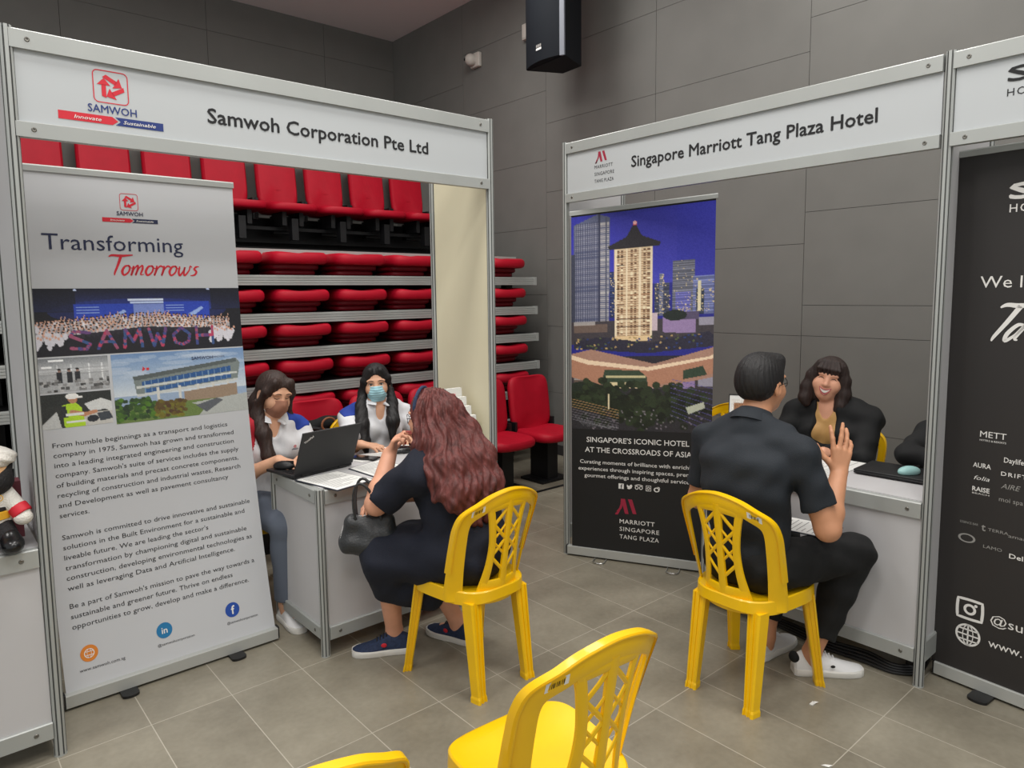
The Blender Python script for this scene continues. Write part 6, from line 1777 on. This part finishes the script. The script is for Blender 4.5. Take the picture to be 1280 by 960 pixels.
# ------------------------------------------------------------------ doll and gift bag at the left edge
def doll():
    t = thing('plush_doll', 'plush doll with white turban and black beard on the left counter', 'doll', (.165, 2.93, CT))
    def B(nm, m, fn, res=.004):
        sd = SD(res, .014); fn(sd); return sd.build(nm, M[m], t)
    B('jacket', 'plush_white', lambda s: (s.ell((0, .0, .155), (.068, .055, .075), k=.02), s.cap((.05, -.005, .195), (.092, -.045, .128), .030, .028), s.cap((-.05, -.005, .195), (-.092, -.045, .128), .030, .028), s.ell((0, 0, .105), (.075, .060, .035), k=.02)))
    B('head', 'plush_skin', lambda s: (s.ell((.008, -.005, .266), (.068, .062, .062)), s.ell((0, -.062, .262), (.012, .012, .014), k=.01)))
    def beard(s):
        s.ell((.008, -.018, .242), (.076, .060, .056)); s.cap((-.05, -.035, .262), (-.058, -.005, .290), .016, .012); s.cap((.06, -.035, .266), (.072, -.005, .290), .016, .012)
        s.ell((0, -.055, .272), (.040, .040, .032), op='-', k=.006)
    B('beard', 'plush_black', beard)
    MB().tube([(-.038, -.066, .246), (-.02, -.074, .255), (0, -.077, .250), (.02, -.074, .255), (.038, -.066, .246)], [.003, .006, .006, .006, .003], 8).build('moustache', M['plush_black'], t)
    def turban(s):
        s.ell((.010, .004, .316), (.088, .078, .040)); s.ell((.010, .002, .328), (.068, .060, .030))
        s.ell((0, -.075, .268), (.05, .04, .030), op='-', k=.006)
    sd = SD(.004, .014); turban(sd); sd.noise = lambda X, Y, Z: .0022 * np.sin((Z * 1.0 + X * .55) * 230); sd.build('turban', M['plush_white'], t)
    for s in (-1, 1):
        MB().ball((s * .022, -.060, .274), (.006, .004, .0075)).build('eye', M['plush_boot'], t)
        sd = SD(.004, .01); sd.cap((s * .084, -.036, .142), (s * .096, -.050, .122), .031, .031, cut=[((s * .097, -.052, .120), nrm(V(s * .35, -.4, -.6))), ((s * .082, -.034, .146), -nrm(V(s * .35, -.4, -.6)))]); sd.build('cuff', M['red_ink'], t)
        sd = SD(.004, .01); sd.ell((s * .096, -.056, .110), (.029, .026, .026)); sd.build('mitten', M['plush_white'], t)
        sd = SD(.004, .014); sd.cap((s * .034, -.02, .085), (s * .050, -.06, .045), .036, .034); sd.build('trouser_leg', M['plush_black'], t)
        sd = SD(.004, .014); sd.ell((s * .056, -.085, .030), (.034, .048, .030)); sd.cap((s * .052, -.065, .05), (s * .056, -.08, .03), .030); sd.cut((0, 0, .001), (0, 0, -1)); sd.build('boot', M['plush_boot'], t)
    mb = MB(); mb.loft([[(.074 * k * math.cos(q), .062 * k * math.sin(q), z) for q in np.linspace(0, 2 * math.pi, 28, endpoint=False)] for k, z in ((1.0, .112), (1.06, .114), (1.06, .138), (1.0, .140))]); mb.build('sash', M['plush_gold'], t)
    mb = MB(); mb.loft([[(.071 * k * math.cos(q), .060 * k * math.sin(q), z) for q in np.linspace(0, 2 * math.pi, 28, endpoint=False)] for k, z in ((1.0, .141), (1.05, .143), (1.05, .152), (1.0, .154))]); mb.build('belt', M['plush_black'], t)
    mb = MB(); f = lambda u, v: (.034 + u, -.0525 - .004 + .0 * v + .35 * (u ** 2) * 10, .188 + v); ring2(mb, f, 0, 0, .010, .003); disc2(mb, f, 0, 0, .004); mb.build('chest_crest', M['plush_gold'], t)
doll()
t = thing('gift_bag', 'flat maroon paper gift bag standing behind the plush doll', 'bag', (.225, 3.06, CT))
MB().loft([[(-.06 + a, -.035 + b, z) for a, b in ((0, 0), (.11, 0), (.11, .07), (0, .07))] for z in (0, .205)], cap=True).build('body', M['maroon'], t, smooth=False)
MB().tube([(-.03, -.03, .205), (-.026, -.035, .24), (.015, -.035, .24), (.02, -.03, .205)], .0025, 6).build('handle', M['maroon'], t)

# ------------------------------------------------------------------ things on the hotel counter
t = thing('laptop', 'closed black laptop at the right end of the hotel counter', 'laptop', (3.415, 1.235, CT), math.radians(92))
MB().box(-.165, -.115, .005, .165, .115, .016, .004).build('base', M['laptop'], t); MB().box(-.165, -.115, .0165, .165, .115, .024, .003).build('lid', M['laptop'], t)
MB().box(-.15, .1155, .008, .15, .117, .012).build('port_strip', M['black_plastic'], t); MB().box(-.12, -.08, 0, -.10, -.06, .005).build('foot', M['black_plastic'], t); MB().box(.10, .06, 0, .12, .08, .005).build('foot', M['black_plastic'], t)
mouse('mint green computer mouse on the closed black laptop', (3.375, 1.185, CT + .0245), math.radians(60), M['mint'])
form_sheet('loose white papers beside the closed laptop under the raised hand', ((3.10, 1.62), (3.13, 1.43), (3.42, 1.42), (3.40, 1.64)), False, 12, 'loose_paper')
form_sheet('curled white papers behind the paper cup on the hotel counter', ((3.40, 1.63), (3.40, 1.43), (3.53, 1.42), (3.54, 1.66)), False, 6, 'loose_paper')
t = thing('paper_cup', 'cream paper cup on the hotel counter behind the raised hand', 'cup', (3.36, 1.70, CT))
MB().lathe([(.024, 0), (.026, .001), (.034, .085), (.037, .087), (.037, .091), (.034, .0905), (.031, .08), (.024, .006)], n=28).build('cup_body', M['cup'], t); MB().lathe([(.0, .070), (.031, .0705), (.0, .071)], n=20).build('drink', mat('milk_tea', (176, 140, 92), .3), t)
t = thing('pen', 'black pen on the hotel counter by the papers', 'pen', (3.13, 1.50, CT + .0045), .9)
MB().lathe([(.001, -.07), (.004, -.06), (.0044, -.05), (.0044, .055), (.003, .06)], n=10, axis='x').build('barrel', M['black_plastic'], t); MB().box(.02, -.001, .003, .062, .001, .006).build('clip', M['silver'], t)
t = thing('photo_stand', 'small framed card with a food photo behind the shoulder of the man', 'card', (3.30, 1.965, CT), math.radians(-62))
fS = lambda u, v, e=0.0: (u, .06 - .25 * 0 + v * .22 - e, v)
MB().loft([[fS(-.085, v), fS(.085, v), fS(.085, v, -.006), fS(-.085, v, -.006)] for v in (.0, .29)]).build('board', M['paper'], t, smooth=False)
im = Img(40, 46, (226, 222, 214)); im.rect(.1, .08, .9, .55, (150, 104, 70)); im.ell(.5, .32, .34, .16, (214, 176, 120)); im.ell(.42, .3, .14, .08, (176, 70, 50)); im.ell(.6, .34, .12, .07, (230, 214, 150)); im.rect(.1, .62, .5, .95, (120, 60, 60)); im.rect(.55, .62, .9, .95, (90, 110, 90)); im.noise(20)
print_photo('food_photo', im, lambda u, v: fS(u, v, .0008), -.075, .02, .075, .27, t)
mb = MB()
for x in (-.088, .085): mb.loft([[fS(x, v, .002), fS(x + .004, v, .002), fS(x + .004, v, -.008), fS(x, v, -.008)] for v in (0, .294)])
mb.loft([[fS(u, .29, .002), fS(u, .295, .002), fS(u, .295, -.008), fS(u, .29, -.008)] for u in (-.088, .089)]); mb.build('frame', M['black_plastic'], t, smooth=False)
MB().box(-.05, .08, 0, .05, .2, .006).build('stand', M['paper'], t)
form_sheet('papers on a dark folder lying on the lap of the man', ((2.70, 1.50), (2.73, 1.26), (2.90, 1.27), (2.87, 1.52)), True, 10, 'folder', z=.632)
# cables under the hotel counter
def cable(label, pts, r=.006):
    mb = MB(); p = np.array(pts, float); q = []
    for i in range(len(p) - 1):
        a, b, c, d = p[max(i - 1, 0)], p[i], p[i + 1], p[min(i + 2, len(p) - 1)]
        for t in np.linspace(0, 1, 9)[:-1]: q.append(.5 * ((2 * b) + (c - a) * t + (2 * a - 5 * b + 4 * c - d) * t * t + (3 * b - a - 3 * c + d) * t ** 3))
    q.append(p[-1]); mb.tube(q, r, 8)
    return tag(mb.build('power_cable', M['cable']), label, 'cable', 'cables under the hotel counter')
for i in range(4):
    e = .012 * i
    cable('black cable lying on the floor under the hotel counter', [(3.12 + e, 1.90, .008), (3.09 + e, 1.6, .008 + .006 * i), (3.05 + e, 1.38, .010 + .008 * i), (3.055 + e, 1.22, .012 + .010 * i), (3.06 + e * .6, 1.10, .010 + .008 * i), (3.12 + e, 1.03, .012 + .008 * i), (3.22 + e, 1.03, .01 + .006 * i), (3.35, 1.09 + e, .008)], .0075)
t = thing('power_adapter', 'black adapter on the floor behind the right booth post', 'adapter', (3.16, .945 + .11, .0), .3)
MB().box(-.05, -.03, .001, .05, .03, .045, .008).build('case', M['black_plastic'], t); MB().tube([(.05, 0, .02), (.09, .01, .012), (.14, .0, .008)], .005, 8).build('lead', M['cable'], t)

# ------------------------------------------------------------------ fittings on the wall
t = thing('wall_loudspeaker', 'large black loudspeaker hung high on the grey wall', 'loudspeaker', (4.62, 4.53, 3.58))
off = (4.62, 4.53, 3.58)
FL, FR, BR, BLk = V(4.345, 4.785), V(4.305, 4.275), V(4.625, 4.395), V(4.645, 4.640)
z0, z1 = 3.58, 4.50
mb = MB()
mb.loft([[(*FL, z), (*FR, z), (*BR, z), (*BLk, z)] for z in (z0, z1)]); mb.build('cabinet', M['speaker_box'], t, off, smooth=False)
d = (FR - FL) / np.linalg.norm(FR - FL); nn = V(d[1], -d[0]); nn = nn if nn[0] < 0 else -nn
L = np.linalg.norm(FR - FL)
arc = [FL + d * L * q + nn * (.012 + .060 * (1 - (2 * q - 1) ** 2)) for q in np.linspace(.0, .93, 15)]
mb = MB(); mb.loft([[(*p, z) for p in arc] + [(*(FL + d * L * .93), z), (*FL, z)] for z in (z0 + .004, z1)]); mb.build('grille', M['speaker'], t, off)
mb = MB(); p, q = FL + d * L * .93, FR
mb.loft([[(*(p + nn * .03), z), (*(q + nn * .012), z), (*q, z), (*p, z)] for z in (z0, z1)]); mb.build('trim', M['speaker_trim'], t, off, smooth=False)
mb = MB(); f = lambda a, b, e=0.0: (*(FL + d * (L * .50 + a) + nn * (.012 + .060 + .003 + e)), z0 + .10 + b)
poly2(mb, f, [(-.035, -.006), (.035, -.006), (.035, .012), (-.035, .012)]); o = mb.build('badge', M['white_ink'], t, off, smooth=False)
mb = MB()
for k in range(3): poly2(mb, f, [(-.034 + .024 * k, .018), (-.016 + .024 * k, .018), (-.016 + .024 * k, .040), (-.034 + .024 * k, .040)])
mb.build('badge_mark', M['grey_ink'], t, off, smooth=False)
MB().box(4.63, 4.46, 4.36, XW, 4.58, 4.44).box(XW - .02, 4.42, 4.3, XW, 4.62, 4.5).build('wall_bracket', M['black_metal'], t, off)
t = thing('security_camera', 'small off white dome camera high on the wall near the corner', 'camera', (XW, 6.21, 4.13))
MB().box(-.05, -.075, -.075, -.001, .075, .075, .012).build('base', M['cctv'], t)
sd = SD(.004, .012); sd.ell((-.085, .02, .0), (.062, .062, .062)); sd.cap((-.04, 0, 0), (-.085, .02, 0), .05); b = sd.build('dome', M['cctv'], t)
MB().ball((-.128, .045, .0), (.022, .022, .022)).build('lens', M['lens'], b)
t = thing('junction_box', 'pale box on the wall just left of the loudspeaker', 'box', (XW, 5.38, 4.20))
MB().box(-.05, -.06, -.075, -.001, .06, .075, .008).build('housing', M['cctv'], t); MB().box(-.054, -.045, -.06, -.05, .045, .06, .001).build('cover', M['cctv'], t)
tag(MB().box(2.585, 1.215, .0005, 2.612, 1.228, .004).add([(2.60, 1.215, .003), (2.615, 1.205, .009), (2.612, 1.222, .007)], [(0, 1, 2)]).build('paper_scrap', M['paper'], smooth=False), 'tiny white paper scrap on the floor by the front chair leg of the man', 'scrap')
tag(MB().add([(2.268, 1.03, .001), (2.283, 1.022, .001), (2.29, 1.0, .006), (2.273, 1.005, .004)], [(0, 1, 2, 3)]).add([(2.268, 1.03, .0005), (2.283, 1.022, .0005), (2.29, 1.0, .005), (2.273, 1.005, .003)], [(3, 2, 1, 0)]).build('paper_scrap', M['paper'], smooth=False), 'tiny white scrap on the floor at the bottom edge of the photo', 'scrap')
